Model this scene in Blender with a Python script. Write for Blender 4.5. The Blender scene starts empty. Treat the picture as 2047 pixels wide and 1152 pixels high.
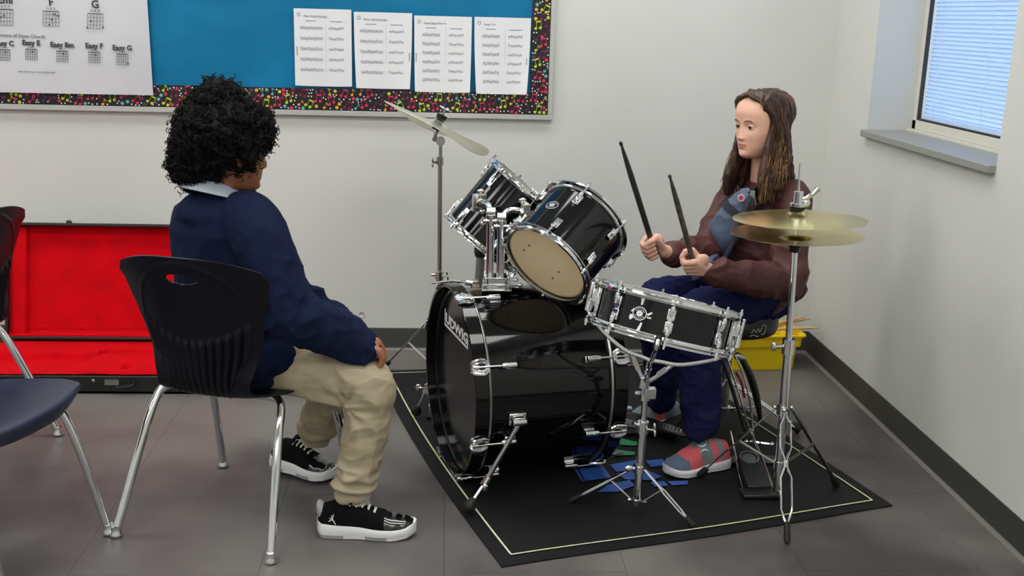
import bpy, math, random
from mathutils import Vector, Matrix, noise
V = Vector
random.seed(7)
SC = bpy.context.scene
COL = SC.collection
PI = math.pi

# ------------------------------------------------------------------ camera
F_PX, PITCH, YAW, ROLL, EYE = 2150.0, math.radians(14.27), math.radians(3.68), math.radians(-1.5), V((0, 0, 1.35))
_f = V((math.sin(YAW) * math.cos(PITCH), math.cos(YAW) * math.cos(PITCH), -math.sin(PITCH)))
_r = V((math.cos(YAW), -math.sin(YAW), 0)); _d = _f.cross(_r)
CR = _r * math.cos(ROLL) + _d * math.sin(ROLL); CD = _d * math.cos(ROLL) - _r * math.sin(ROLL); CF = _f
cam = bpy.data.objects.new('camera', bpy.data.cameras.new('camera')); COL.objects.link(cam)
cam.data.sensor_width = 36; cam.data.lens = F_PX / 2047 * 36
cam.data.clip_start = 0.05
cam.matrix_world = Matrix.Translation(EYE) @ Matrix((CR, -CD, -CF)).transposed().to_4x4()
SC.camera = cam

# ------------------------------------------------------------------ world + exposure
w = bpy.data.worlds.new('sky'); SC.world = w; w.use_nodes = True
w.node_tree.nodes['Background'].inputs[0].default_value = (0.68, 0.80, 1.0, 1)
w.node_tree.nodes['Background'].inputs[1].default_value = 3.3
SC.view_settings.view_transform = 'Standard'; SC.view_settings.look = 'None'
SC.view_settings.gamma = 1; SC.view_settings.use_curve_mapping = False
SC.view_settings.exposure = 0.70
LAMP_POWER = 6.0

def at(u, v, y):
    """world point seen at photo pixel (u,v) on the vertical plane at depth y"""
    d = CF + CR * ((u - 1023.5) / F_PX) + CD * ((v - 576) / F_PX)
    return EYE + d * (y / d.y)
def at_z(u, v, z=0.0):
    d = CF + CR * ((u - 1023.5) / F_PX) + CD * ((v - 576) / F_PX)
    return EYE + d * ((z - EYE.z) / d.z)
def at_plane(u, v, c, n):
    d = CF + CR * ((u - 1023.5) / F_PX) + CD * ((v - 576) / F_PX)
    return EYE + d * ((V(c) - EYE).dot(V(n)) / d.dot(V(n)))

# ------------------------------------------------------------------ materials
def lin(c):
    return tuple(((x / 255) / 12.92 if x / 255 <= 0.04045 else ((x / 255 + 0.055) / 1.055) ** 2.4) for x in c)
def mat(name, rgb, rough=0.6, metal=0.0, coat=0.0, spec=0.5, nz=None, bump=None, emit=0, trans=0, sheen=0, sss=0, world=False):
    m = bpy.data.materials.new(name); m.use_nodes = True; nt = m.node_tree; b = nt.nodes['Principled BSDF']
    c = lin(rgb) + (1,)
    b.inputs['Base Color'].default_value = c; b.inputs['Roughness'].default_value = rough
    b.inputs['Metallic'].default_value = metal; b.inputs['Coat Weight'].default_value = coat
    b.inputs['Specular IOR Level'].default_value = spec
    if sheen: b.inputs['Sheen Weight'].default_value = sheen
    if trans: b.inputs['Transmission Weight'].default_value = trans
    if sss:
        b.inputs['Subsurface Weight'].default_value = sss; b.inputs['Subsurface Radius'].default_value = (.012, .005, .003); b.inputs['Subsurface Scale'].default_value = 0.5
    if emit: b.inputs['Emission Color'].default_value = c; b.inputs['Emission Strength'].default_value = emit
    tc = nt.nodes.new('ShaderNodeTexCoord') if not world else nt.nodes.new('ShaderNodeNewGeometry'); src = tc.outputs['Position' if world else 'Object']
    if nz:   # (scale, rgb2, detail, lo, hi)
        n = nt.nodes.new('ShaderNodeTexNoise'); n.inputs['Scale'].default_value = nz[0]; n.inputs['Detail'].default_value = nz[2]
        nt.links.new(src, n.inputs['Vector'])
        r = nt.nodes.new('ShaderNodeMapRange'); r.inputs[1].default_value = nz[3]; r.inputs[2].default_value = nz[4]
        nt.links.new(n.outputs['Fac'], r.inputs[0])
        x = nt.nodes.new('ShaderNodeMix'); x.data_type = 'RGBA'
        x.inputs['A'].default_value = c; x.inputs['B'].default_value = lin(nz[1]) + (1,)
        nt.links.new(r.outputs[0], x.inputs['Factor']); nt.links.new(x.outputs['Result'], b.inputs['Base Color'])
    if bump:  # (scale, strength, distance)
        n = nt.nodes.new('ShaderNodeTexNoise'); n.inputs['Scale'].default_value = bump[0]; n.inputs['Detail'].default_value = 4
        nt.links.new(src, n.inputs['Vector'])
        q = nt.nodes.new('ShaderNodeBump'); q.inputs['Strength'].default_value = bump[1]; q.inputs['Distance'].default_value = bump[2]
        nt.links.new(n.outputs['Fac'], q.inputs['Height']); nt.links.new(q.outputs['Normal'], b.inputs['Normal'])
    return m
M = {}
M['wall'] = mat('painted_wall', (212, 213, 207), 0.75, nz=(1.3, (204, 205, 200), 3, .3, .7), bump=(160, .12, .002))
M['ceiling'] = mat('ceiling_tile', (225, 225, 220), 0.9, bump=(90, .4, .003))
M['cove'] = mat('vinyl_cove', (56, 55, 51), 0.42, nz=(3, (56, 56, 53), 3, .3, .7))
M['cove_toe'] = mat('cove_toe_highlight', (108, 107, 101), 0.4)  # lighter grey puts the toe's highlight line into the colour
M['floor'] = mat('vinyl_floor', (112, 108, 104), 0.40, nz=(1.3, (64, 58, 59), 8, .40, .62), bump=(260, .10, .001), world=True)  # dark blotches: floor mottling, partly shadows and reflections painted in
M['joint'] = mat('floor_joint', (84, 81, 79), 0.7)
M['chrome'] = mat('chrome', (226, 228, 230), 0.09, 1.0)
M['chrome_worn'] = mat('worn_chrome', (196, 194, 190), 0.24, 1.0, bump=(90, .25, .0006))
M['steel'] = mat('brushed_steel', (170, 170, 168), 0.32, 1.0)
M['lacquer'] = mat('black_lacquer', (7, 7, 8), 0.07, spec=.38)
M['tomlac'] = mat('black_blue_lacquer', (8, 9, 13), 0.09, spec=.42)
M['bounce_wood'] = mat('birch_bounce_ply', (214, 188, 146), 0.6)
M['hairlight'] = mat('mid_brown_hair', (122, 88, 58), 0.42, nz=(9, (66, 48, 36), 4, .3, .7))
M['blackhead'] = mat('black_film_head', (9, 9, 10), 0.16, spec=.35)
M['cream'] = mat('cream_drum_head', (246, 232, 192), 0.42, nz=(9, (238, 220, 176), 3, .35, .75))
M['spot'] = mat('head_stain', (150, 128, 96), 0.6)
M['coated'] = mat('coated_white_head', (222, 222, 216), 0.5)
M['rubber'] = mat('black_rubber', (16, 16, 17), 0.6)
M['blackp'] = mat('black_plastic', (20, 20, 22), 0.38)
M['felt'] = mat('black_felt', (14, 14, 15), 0.95)
M['brass'] = mat('cymbal_bronze', (222, 212, 160), 0.24, 1.0, nz=(14, (206, 190, 128), 4, .3, .8), bump=(60, .12, .0008))
M['pale_brass'] = mat('pale_cymbal_bronze', (226, 224, 200), 0.34, 1.0, bump=(40, .3, .001))
M['navyp'] = mat('navy_plastic', (38, 41, 62), 0.36, bump=(600, .12, .0004))
M['darknavyp'] = mat('dark_navy_plastic', (10, 12, 21), 0.36, spec=.28, bump=(600, .12, .0004))
M['plush'] = mat('red_plush', (204, 2, 18), 0.95, spec=.12, nz=(12, (186, 3, 16), 5, .3, .7), bump=(70, .35, .003))
M['plush_dark'] = mat('red_plush_recess', (96, 8, 10), 0.95)
M['case'] = mat('black_case_tolex', (22, 23, 21), 0.5, bump=(300, .4, .0008))
M['yellow'] = mat('yellow_plastic', (238, 205, 8), 0.38)
M['wood'] = mat('hickory', (214, 178, 124), 0.5, nz=(30, (190, 150, 98), 5, .3, .7))
M['darkstick'] = mat('dark_stained_stick', (44, 41, 36), 0.42)
M['greystick'] = mat('worn_grey_stick', (98, 92, 86), 0.45, nz=(40, (62, 57, 52), 4, .4, .6))
M['mat'] = mat('black_rubber_mat', (19, 19, 21), 0.7, spec=.25, nz=(5, (17, 17, 19), 4, .3, .7), bump=(220, .3, .001))
M['stripe'] = mat('cream_stripe', (206, 204, 182), 0.7, nz=(5, (212, 212, 148), 2, .45, .6))
M['blue_print'] = mat('blue_print', (52, 96, 178), 0.6, nz=(26, (38, 74, 150), 4, .3, .7))
M['green_print'] = mat('green_print', (36, 132, 84), 0.6)
M['teal'] = mat('teal_paper', (0, 108, 150), 0.42, spec=.25, nz=(3.2, (16, 126, 172), 4, .5, .8))
M['frame'] = mat('aluminium_frame', (196, 196, 192), 0.35, .35)
M['paper'] = mat('white_paper', (222, 224, 226), 0.6)
M['poster'] = mat('laminated_poster', (206, 206, 210), 0.28, nz=(2.4, (196, 196, 202), 3, .4, .7))
M['ink'] = mat('ink', (58, 58, 60), 0.6)
M['lightink'] = mat('light_ink', (158, 160, 162), 0.6)
M['noteblack'] = mat('note_border_black', (20, 14, 20), 0.5)
for k, c in dict(lime=(190, 206, 40), gold=(226, 168, 56), rose=(206, 42, 84), aqua=(98, 176, 176), plum=(84, 54, 98), dotw=(232, 232, 228), wine=(126, 24, 62)).items():
    M[k] = mat('print_' + k, c, 0.55)
M['winframe'] = mat('window_frame_paint', (206, 204, 192), 0.45)
M['gasket'] = mat('black_gasket', (34, 38, 40), 0.5)
M['sill'] = mat('sill_laminate', (142, 143, 139), 0.4)
M['slat'] = mat('blind_slat', (226, 234, 244), 0.42, trans=0)
_b = M['slat'].node_tree; _t = _b.nodes.new('ShaderNodeBsdfTranslucent'); _t.inputs[0].default_value = (.72, .82, .95, 1)
_a = _b.nodes.new('ShaderNodeMixShader'); _a.inputs[0].default_value = .55
_b.links.new(_b.nodes['Principled BSDF'].outputs[0], _a.inputs[1]); _b.links.new(_t.outputs[0], _a.inputs[2])
_b.links.new(_a.outputs[0], _b.nodes['Material Output'].inputs[0])
def translucent(k, col, f):
    nt = M[k].node_tree; t = nt.nodes.new('ShaderNodeBsdfTranslucent'); t.inputs[0].default_value = col; a = nt.nodes.new('ShaderNodeMixShader'); a.inputs[0].default_value = f
    nt.links.new(nt.nodes['Principled BSDF'].outputs[0], a.inputs[1]); nt.links.new(t.outputs[0], a.inputs[2]); nt.links.new(a.outputs[0], nt.nodes['Material Output'].inputs[0])
translucent('cream', (.97, .88, .66, 1), .75); translucent('coated', (.97, .97, .95, 1), .72)
M['glass'] = mat('window_glass', (240, 246, 250), 0.02, trans=1.0)
M['lamp'] = mat('lamp_diffuser', (252, 251, 249), 0.5, emit=LAMP_POWER)
M['trim_metal'] = mat('lamp_trim', (230, 230, 228), 0.5)
# people
M['boyskin'] = mat('brown_skin', (150, 98, 70), 0.5, sss=.12, bump=(300, .08, .0005))
M['girlskin'] = mat('fair_skin', (226, 178, 156), 0.5, sss=.15, bump=(300, .06, .0005), nz=(22, (218, 160, 140), 3, .5, .8))
M['lips'] = mat('lips', (186, 118, 108), 0.45); M['boylips'] = mat('boy_lips', (140, 82, 68), 0.45)
M['eyewhite'] = mat('eye_white', (222, 218, 212), 0.3); M['iris'] = mat('iris', (44, 30, 22), 0.2)
M['blackhair'] = mat('black_curly_hair', (9, 8, 8), 0.6, spec=.2)
M['brownhair'] = mat('brown_hair', (76, 50, 33), 0.42, spec=.35, nz=(9, (44, 29, 21), 4, .3, .7))
M['blondhair'] = mat('lighter_hair_ends', (160, 122, 72), 0.45, nz=(20, (96, 70, 44), 4, .35, .7))
M['navyknit'] = mat('navy_knit', (24, 33, 58), 0.95, spec=.12, nz=(7, (16, 24, 50), 4, .3, .7), bump=(420, .35, .001))
M['polo'] = mat('pale_grey_polo', (176, 184, 198), 0.8)
M['khaki'] = mat('khaki_twill', (172, 160, 134), 0.82, nz=(10, (160, 148, 122), 4, .3, .7), bump=(500, .25, .0006))
M['navypant'] = mat('navy_fleece', (31, 35, 72), 0.95, spec=.12, nz=(8, (22, 25, 62), 4, .3, .7), bump=(350, .3, .001))
M['brownjacket'] = mat('brown_nylon_jacket', (86, 51, 47), 0.55, spec=.3, nz=(8, (72, 41, 38), 4, .3, .7), bump=(260, .15, .0006))
M['lining'] = mat('black_lining', (16, 15, 17), 0.8)
M['bagblue'] = mat('slate_blue_nylon', (92, 108, 132), 0.62, bump=(300, .25, .0008), nz=(10, (78, 93, 116), 4, .3, .7))
M['bagdark'] = mat('dark_navy_webbing', (33, 38, 50), 0.7, bump=(300, .3, .0008))
M['magenta'] = mat('magenta_badge', (170, 30, 92), 0.4)
M['shoeblack'] = mat('black_suede', (9, 8, 10), 0.9, spec=.15); M['patent'] = mat('black_patent_leather', (10, 10, 11), 0.12, coat=1.0)
M['solewhite'] = mat('white_rubber_sole', (222, 223, 224), 0.5); M['solegrey'] = mat('grey_rubber_sole', (150, 152, 154), 0.5)
M['lace'] = mat('white_lace', (206, 206, 200), 0.8); M['sock'] = mat('grey_sock', (170, 166, 160), 0.9)
M['knit_teal'] = mat('teal_knit', (106, 132, 138), 0.85, nz=(30, (124, 116, 122), 3, .45, .6), bump=(400, .3, .001))
M['knit_red'] = mat('coral_knit', (206, 92, 100), 0.85, bump=(400, .3, .001)); M['knit_slate'] = mat('slate_knit', (92, 106, 128), 0.85, bump=(400, .3, .001))
M['knit_grey'] = mat('grey_knit', (142, 142, 146), 0.85, bump=(400, .3, .001)); M['grime'] = mat('grey_post', (118, 118, 118), 0.4)

# ------------------------------------------------------------------ mesh builder
def perp(n):
    n = V(n).normalized(); a = n.cross(V((0, 0, 1)))
    if a.length < 1e-3: a = V((1, 0, 0))
    a.normalize(); return a, n.cross(a), n
class MB:
    def __init__(s): s.v, s.f, s.m = [], [], []; s.cur = 0; s.T = None
    def add(s, vs, fs):
        o = len(s.v)
        s.v += [tuple(s.T @ V(p)) for p in vs] if s.T is not None else [tuple(p) for p in vs]
        s.f += [tuple(i + o for i in q) for q in fs]; s.m += [s.cur] * len(fs); return s
    def box(s, c, size, ax=None, taper=1.0):
        c = V(c); X, Y, Z = ax if ax else (V((1, 0, 0)), V((0, 1, 0)), V((0, 0, 1)))
        a, b, h = size[0] / 2, size[1] / 2, size[2] / 2
        P = [c + V(X) * x * a * (taper if z > 0 else 1) + V(Y) * y * b * (taper if z > 0 else 1) + V(Z) * z * h for x, y, z in
             ((-1, -1, -1), (1, -1, -1), (1, 1, -1), (-1, 1, -1), (-1, -1, 1), (1, -1, 1), (1, 1, 1), (-1, 1, 1))]
        return s.add(P, [(0, 3, 2, 1), (4, 5, 6, 7), (0, 1, 5, 4), (1, 2, 6, 5), (2, 3, 7, 6), (3, 0, 4, 7)])
    def tube(s, pts, r, seg=10, closed=False, flat=None):
        pts = [V(p) for p in pts]; n = len(pts); R = r if isinstance(r, (list, tuple)) else [r] * n
        T = []
        for i in range(n):
            if closed: t = pts[(i + 1) % n] - pts[i - 1]
            else: t = pts[min(i + 1, n - 1)] - pts[max(i - 1, 0)]
            T.append(t.normalized() if t.length > 1e-9 else V((0, 0, 1)))
        a, b, _ = perp(T[0]); vs = []; U = a
        for i in range(n):
            U = U - T[i] * U.dot(T[i])
            U = U.normalized() if U.length > 1e-6 else perp(T[i])[0]
            W = T[i].cross(U)
            for k in range(seg):
                t = 2 * PI * k / seg; vs.append(pts[i] + (U * math.cos(t) + W * math.sin(t) * (flat or 1)) * R[i])
        fs = []
        for i in range(n if closed else n - 1):
            j = (i + 1) % n
            for k in range(seg):
                l = (k + 1) % seg; fs.append((i * seg + k, i * seg + l, j * seg + l, j * seg + k))
        if not closed: fs += [tuple(range(seg))[::-1], tuple((n - 1) * seg + k for k in range(seg))]
        return s.add(vs, fs)
    def cyl(s, a, b, r, r2=None, seg=16): return s.tube([a, b], [r, r if r2 is None else r2], seg)
    def lathe(s, prof, c, axis, seg=48, ref=None, close=False):
        """prof: list of (radius, height); radius 0 makes a pole"""
        c = V(c); a, b, n = perp(axis)
        if ref: a = V(ref); b = n.cross(a)
        vs, rows = [], []
        for r, h in prof:
            if r < 1e-6: rows.append([len(vs)]); vs.append(c + n * h)
            else:
                rows.append(list(range(len(vs), len(vs) + seg)))
                for k in range(seg):
                    t = 2 * PI * k / seg; vs.append(c + n * h + (a * math.cos(t) + b * math.sin(t)) * r)
        fs = []; L = len(rows)
        for i in range(L if close else L - 1):
            p, q = rows[i], rows[(i + 1) % L]
            for k in range(seg):
                l = (k + 1) % seg
                if len(p) == 1 and len(q) == 1: continue
                if len(p) == 1: fs.append((p[0], q[l], q[k]))
                elif len(q) == 1: fs.append((p[k], p[l], q[0]))
                else: fs.append((p[k], p[l], q[l], q[k]))
        return s.add(vs, fs)
    def ball(s, c, r, seg=16, ring=10, ax=None):
        c = V(c); r = r if isinstance(r, (list, tuple)) else (r, r, r)
        X, Y, Z = [V(q) for q in ax] if ax else (V((1, 0, 0)), V((0, 1, 0)), V((0, 0, 1)))
        vs = [c + Z * r[2]]
        for i in range(1, ring):
            ph = PI * i / ring
            for k in range(seg):
                t = 2 * PI * k / seg; vs.append(c + X * r[0] * math.sin(ph) * math.cos(t) + Y * r[1] * math.sin(ph) * math.sin(t) + Z * r[2] * math.cos(ph))
        vs.append(c - Z * r[2]); e = len(vs) - 1; fs = []
        for k in range(seg): fs.append((0, 1 + k, 1 + (k + 1) % seg)); fs.append((e, 1 + (ring - 2) * seg + (k + 1) % seg, 1 + (ring - 2) * seg + k))
        for i in range(ring - 2):
            for k in range(seg):
                l = (k + 1) % seg; o = 1 + i * seg; fs.append((o + k, o + seg + k, o + seg + l, o + l))
        return s.add(vs, fs)
    def loft(s, rings, seg=24, cap=True):
        """rings: (centre, U vector, W vector) - ellipse axes scaled"""
        vs = []; n = len(rings)
        for c, U, W in rings:
            for k in range(seg):
                t = 2 * PI * k / seg; vs.append(V(c) + V(U) * math.cos(t) + V(W) * math.sin(t))
        fs = []
        for i in range(n - 1):
            for k in range(seg):
                l = (k + 1) % seg; fs.append((i * seg + k, i * seg + l, (i + 1) * seg + l, (i + 1) * seg + k))
        if cap: fs += [tuple(range(seg))[::-1], tuple((n - 1) * seg + k for k in range(seg))]
        return s.add(vs, fs)
    def caps(s, a, b, r1, r2, seg=14):
        """tapered capsule"""
        a, b = V(a), V(b); n = (b - a); L = n.length; n = n / L if L > 1e-6 else V((0, 0, 1)); pr = []
        for i in range(5): t = PI / 2 * i / 4; pr.append((r1 * math.sin(t), -r1 * math.cos(t)))
        for i in range(5): t = PI / 2 * i / 4; pr.append((r2 * math.cos(t), L + r2 * math.sin(t)))
        pr[-1] = (0, L + r2)
        return s.lathe(pr, a, n, seg)
    def prism(s, poly, o, X, Y, Z, t):
        """poly in (x,y), thickness t along Z"""
        n = len(poly); o = V(o)
        a = [o + V(X) * p[0] + V(Y) * p[1] for p in poly]; b = [p + V(Z) * t for p in a]
        return s.add(a + b, [tuple(range(n))[::-1], tuple(range(n, 2 * n))] + [(i, (i + 1) % n, n + (i + 1) % n, n + i) for i in range(n)])
    def grid(s, fn, nu, nv, thick=None, skip=None):
        """open sheet fn(u,v); thick gives it a back side"""
        P = [[V(fn(i / nu, j / nv)) for j in range(nv + 1)] for i in range(nu + 1)]
        vs = [p for r in P for p in r]; w = nv + 1
        q = [(i, j) for i in range(nu) for j in range(nv) if not (skip and skip((i + .5) / nu, (j + .5) / nv))]
        fs = [(i * w + j, (i + 1) * w + j, (i + 1) * w + j + 1, i * w + j + 1) for i, j in q]
        if thick:
            N = []
            for i in range(nu + 1):
                for j in range(nv + 1):
                    du = P[min(i + 1, nu)][j] - P[max(i - 1, 0)][j]; dv = P[i][min(j + 1, nv)] - P[i][max(j - 1, 0)]
                    c = du.cross(dv); N.append(c.normalized() if c.length > 1e-12 else V((0, 0, 1)))
            o = len(vs); back = [vs[k] - N[k] * (thick(k // w / nu, k % w / nv) if callable(thick) else thick) for k in range(o)]
            ed = {}
            for f in fs:
                for k in range(4):
                    a, b = f[k], f[(k + 1) % 4]
                    if (b, a) in ed: del ed[(b, a)]
                    else: ed[(a, b)] = 1
            fs = fs + [tuple(x + o for x in f[::-1]) for f in fs] + [(b, a, a + o, b + o) for a, b in ed]
            vs = vs + back
        return s.add(vs, fs)
    def text(s, txt, size, o, X, Y, Z, depth=.0003, align='LEFT', stretch=1.0, bold=0):
        c = bpy.data.curves.new('t', 'FONT'); c.body = txt; c.size = size; c.extrude = depth / 2; c.align_x = align; c.offset = bold; c.resolution_u = 2
        ob = bpy.data.objects.new('t', c); COL.objects.link(ob)
        me = bpy.data.meshes.new_from_object(ob.evaluated_get(bpy.context.evaluated_depsgraph_get()))
        X, Y, Z, o = V(X), V(Y), V(Z), V(o)
        s.add([o + X * v.co.x * stretch + Y * v.co.y + Z * (v.co.z + depth / 2) for v in me.vertices], [tuple(p.vertices) for p in me.polygons])
        bpy.data.objects.remove(ob); bpy.data.curves.remove(c); bpy.data.meshes.remove(me); return s
    def mesh(s, name, mats, origin=V((0, 0, 0)), angle=38, flat=False):
        me = bpy.data.meshes.new(name); me.from_pydata([tuple(V(p) - origin) for p in s.v], [], s.f)
        for m in (mats if isinstance(mats, (list, tuple)) else [mats]): me.materials.append(m)
        me.polygons.foreach_set('material_index', s.m)
        if not flat:
            me.polygons.foreach_set('use_smooth', [True] * len(s.f)); me.set_sharp_from_angle(angle=math.radians(angle))
        me.update(); me.validate(); return me

def thing(name, label, cat, loc=(0, 0, 0), group=None, rz=0):
    o = bpy.data.objects.new(name, None); COL.objects.link(o); o.empty_display_size = .05
    o.location = loc; o.rotation_euler = (0, 0, rz); o['label'] = label; o['category'] = cat
    if group: o['group'] = group
    return o
def root_loc(p):
    l = V((0, 0, 0))
    while p: l += V(p.location); p = p.parent
    return l
def part(name, mb, mats, parent, label=None, angle=38, stuff=False, bevel=0, local=False, flat=False):
    """mesh given in world coordinates (or the parent's, if local) becomes a child"""
    me = mb if isinstance(mb, bpy.types.Mesh) else mb.mesh(name, mats, V((0, 0, 0)) if local else root_loc(parent), angle, flat)
    o = bpy.data.objects.new(name, me); COL.objects.link(o); o.parent = parent
    if label: o['label'] = label
    if stuff: o['kind'] = 'stuff'
    if bevel:
        b = o.modifiers.new('bevel', 'BEVEL'); b.width = bevel; b.segments = 2; b.limit_method = 'ANGLE'; b.angle_limit = .6
    return o
def solo(name, mb, mats, label=None, cat=None, origin=None, group=None, kind=None, angle=38, bevel=0, flat=False):
    org = V(origin) if origin is not None else V((0, 0, 0))
    me = mb.mesh(name, mats, org, angle, flat); o = bpy.data.objects.new(name, me); COL.objects.link(o); o.location = org
    if label: o['label'] = label
    if cat: o['category'] = cat
    if group: o['group'] = group
    if kind: o['kind'] = kind
    if bevel:
        b = o.modifiers.new('bevel', 'BEVEL'); b.width = bevel; b.segments = 2; b.limit_method = 'ANGLE'; b.angle_limit = .6
    return o
def spline(P, n=8, closed=False):
    """Catmull-Rom through points"""
    P = [V(p) for p in P]; out = []; L = len(P)
    for i in range(L if closed else L - 1):
        p0 = P[i - 1] if (closed or i > 0) else P[0]; p1 = P[i]; p2 = P[(i + 1) % L]; p3 = P[(i + 2) % L] if closed else P[min(i + 2, L - 1)]
        for k in range(n):
            t = k / n; out.append(.5 * ((2 * p1) + (p2 - p0) * t + (2 * p0 - 5 * p1 + 4 * p2 - p3) * t * t + (3 * p1 - p0 - 3 * p2 + p3) * t ** 3))
    if not closed: out.append(P[-1])
    return out
EX, EY, EZ = V((1, 0, 0)), V((0, 1, 0)), V((0, 0, 1))

# ================================================================== ROOM
WX, WY, LX, NY, CH = 1.525, 4.25, -4.2, -3.0, 2.75
m = MB(); m.box(((LX + WX) / 2, (NY + WY) / 2, -.06), (WX - LX + .6, WY - NY + .6, .1)); floor = solo('floor', m, M['joint'], kind='structure')
# vinyl tiles laid in the floor near the camera's view; a bare slab elsewhere
TW, TL = .4575, .915
def tile_mesh():
    t = MB(); t.box((0, 0, -.005), (TW - .0008, TL - .0008, .0099)); return t.mesh('tile', M['floor'], flat=True)
tm = tile_mesh(); cnt = 0
for i in range(-9, 4):
    for j in range(-4, 5):
        x0 = .005 + i * TW; y0 = WY - (j + 1) * TL + (0.4575 if i % 2 else 0)
        if y0 - .1 > WY or x0 > WX or x0 < LX - .3: continue
        o = bpy.data.objects.new('tile', tm); COL.objects.link(o); o.parent = floor; o.location = (x0 + TW / 2, y0 + TL / 2, 0); cnt += 1
m = MB(); m.box(((LX + WX) / 2, NY + 1.3, -.006), (WX - LX, 2.6, .0098)); part('tile', m, M['floor'], floor)
m = MB(); m.box(((LX + WX) / 2, (NY + WY) / 2, CH + .05), (WX - LX + .6, WY - NY + .6, .1)); ceil = solo('ceiling', m, M['ceiling'], kind='structure')
m = MB(); m.box(((LX + WX) / 2 , WY + .1, CH / 2), (WX - LX + .6, .2, CH)); solo('wall_back', m, M['wall'], kind='structure')
m = MB(); m.box((LX - .1, (NY + WY) / 2, CH / 2), (.2, WY - NY + .6, CH)); solo('wall_left', m, M['wall'], kind='structure')
m = MB(); m.box(((LX + WX) / 2, NY - .1, CH / 2), (WX - LX + .6, .2, CH)); solo('wall_front', m, M['wall'], kind='structure')
# right wall with the window recess
WY0, WY1, WZ0, WZ1, DEP = 2.895, 3.85, .962, 1.95, .30
m = MB(); cx = WX + DEP / 2
m.box((cx, (NY - .2 + WY0) / 2, CH / 2), (DEP, WY0 - NY + .2, CH)); m.box((cx, (WY1 + WY + .2) / 2, CH / 2), (DEP, WY + .2 - WY1, CH))
m.box((cx, (WY0 + WY1) / 2, WZ0 / 2), (DEP, WY1 - WY0, WZ0)); m.box((cx, (WY0 + WY1) / 2, (WZ1 + CH) / 2), (DEP, WY1 - WY0, CH - WZ1))
solo('wall_right', m, M['wall'], kind='structure', flat=True)
def cove(name, p0, p1, nrm):
    p0, p1, nrm = V(p0), V(p1), V(nrm); a, b = MB(), MB()
    pr = [(0, .003), (0, .093), (.003, .093), (.005, .088), (.005, .018), (.008, .010)]
    def ext(mb, P): mb.add([p0 + nrm * x + EZ * z for x, z in P] + [p1 + nrm * x + EZ * z for x, z in P], [(i, i + 1, len(P) + i + 1, len(P) + i) for i in range(len(P) - 1)])
    ext(a, pr); o = solo(name, a, M['cove'], kind='structure')
    ext(b, [(.0079, .010), (.012, .0045), (.019, .0012), (.019, 0)]); part('toe', b, M['cove_toe'], o, label='toe of the cove base, its highlight painted paler')
cove('baseboard_back', (LX, WY, 0), (WX, WY, 0), (0, -1, 0)); cove('baseboard_right', (WX, WY, 0), (WX, NY, 0), (-1, 0, 0))
cove('baseboard_left', (LX, NY, 0), (LX, WY, 0), (1, 0, 0))
# ceiling lamps: recessed troffers
for lx in (-3.0, -1.2, .6):
    for ly in (-1.9, .1, 2.0, 3.55):
        t = thing('ceiling_light', 'recessed ceiling troffer, ' + {-1.9: 'row farthest from', .1: 'second farthest row from', 2.0: 'second row from', 3.55: 'row nearest'}[ly] + ' the notice board wall, ' + {-3.0: 'left one', -1.2: 'middle one', .6: 'one nearest the window side'}[lx], 'ceiling light', (lx, ly, CH - .02), 'ceiling troffers')
        a = MB(); a.box((lx, ly, CH - .006), (1.16, .54, .006)); part('diffuser', a, M['lamp'], t)
        a = MB()
        for sx in (-1, 1): a.box((lx + sx * .6, ly, CH - .008), (.04, .62, .016)); a.box((lx, ly + sx * .29, CH - .008), (1.16, .04, .016))
        part('trim', a, M['trim_metal'], t)

# window
xw = 1.69
m = MB(); fy0, fy1, fz0, fz1 = 2.70, 3.85, .985, 1.95
wn = MB()
for a0, a1, b0, b1 in ((2.895, 3.85, fz0, 1.018), (2.895, 3.85, 1.92, 1.95)): wn.box((xw + .03, (a0 + a1) / 2, (b0 + b1) / 2), (.06, a1 - a0, b1 - b0))
wn.box((xw + .03, 3.835, (fz0 + fz1) / 2), (.06, .03, fz1 - fz0)); wn.box((xw + .03, 2.91, (fz0 + fz1) / 2), (.06, .03, fz1 - fz0))
win = solo('window_1', wn, M['winframe'], kind='structure', bevel=.002)
m = MB(); m.box((xw - .004, 3.372, 1.9), (.004, .9, .006)); m.box((xw + .008, 3.815, 1.47), (.012, .009, .9)); m.box((xw + .008, 3.372, 1.0215), (.012, .87, .007)); part('gasket', m, M['gasket'], win, label='dark gasket line')
m = MB(); m.box((xw + .055, 3.37, 1.47), (.004, .92, .92)); part('pane', m, M['glass'], win)
m = MB(); m.box((xw - .006, 3.372, .979), (.03, .955, .012)); part('frame_ledge', m, M['winframe'], win)
m = MB(); m.box((WX + .075, 3.3725, .966), (.20, .953, .024)); part('window_sill', m, M['sill'], win, bevel=.003)
bl = thing('window_blind', 'white horizontal mini blind lowered and closed in the window', 'blind', (xw + .02, 3.365, 1.03))
ty = 3.365; sl = MB(); sl.grid(lambda u, v: (.0085 * (.5 - v) * 2 * .55, (u - .5) * .868, .0095 * (v - .5) * 2 * .8 + .0022 * math.sin(v * PI)), 1, 5, .0004)
slm = sl.mesh('slat', M['slat'])
for k in range(62):
    o = bpy.data.objects.new('slat', slm); COL.objects.link(o); o.parent = bl; o.location = (0, 0, .012 + k * .0141)
m = MB(); m.box((xw + .02, ty, 1.0315), (.016, .868, .011)); part('bottom_rail', m, M['slat'], bl)
m = MB(); m.box((xw + .022, ty, 1.912), (.026, .868, .024)); part('head_rail', m, M['slat'], bl)
for yy in (3.71, 3.365, 3.0):
    m = MB(); m.cyl((xw + .0095, yy, 1.03), (xw + .0095, yy, 1.9), .0009, seg=6); part('ladder_cord', m, M['paper'], bl)
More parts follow.
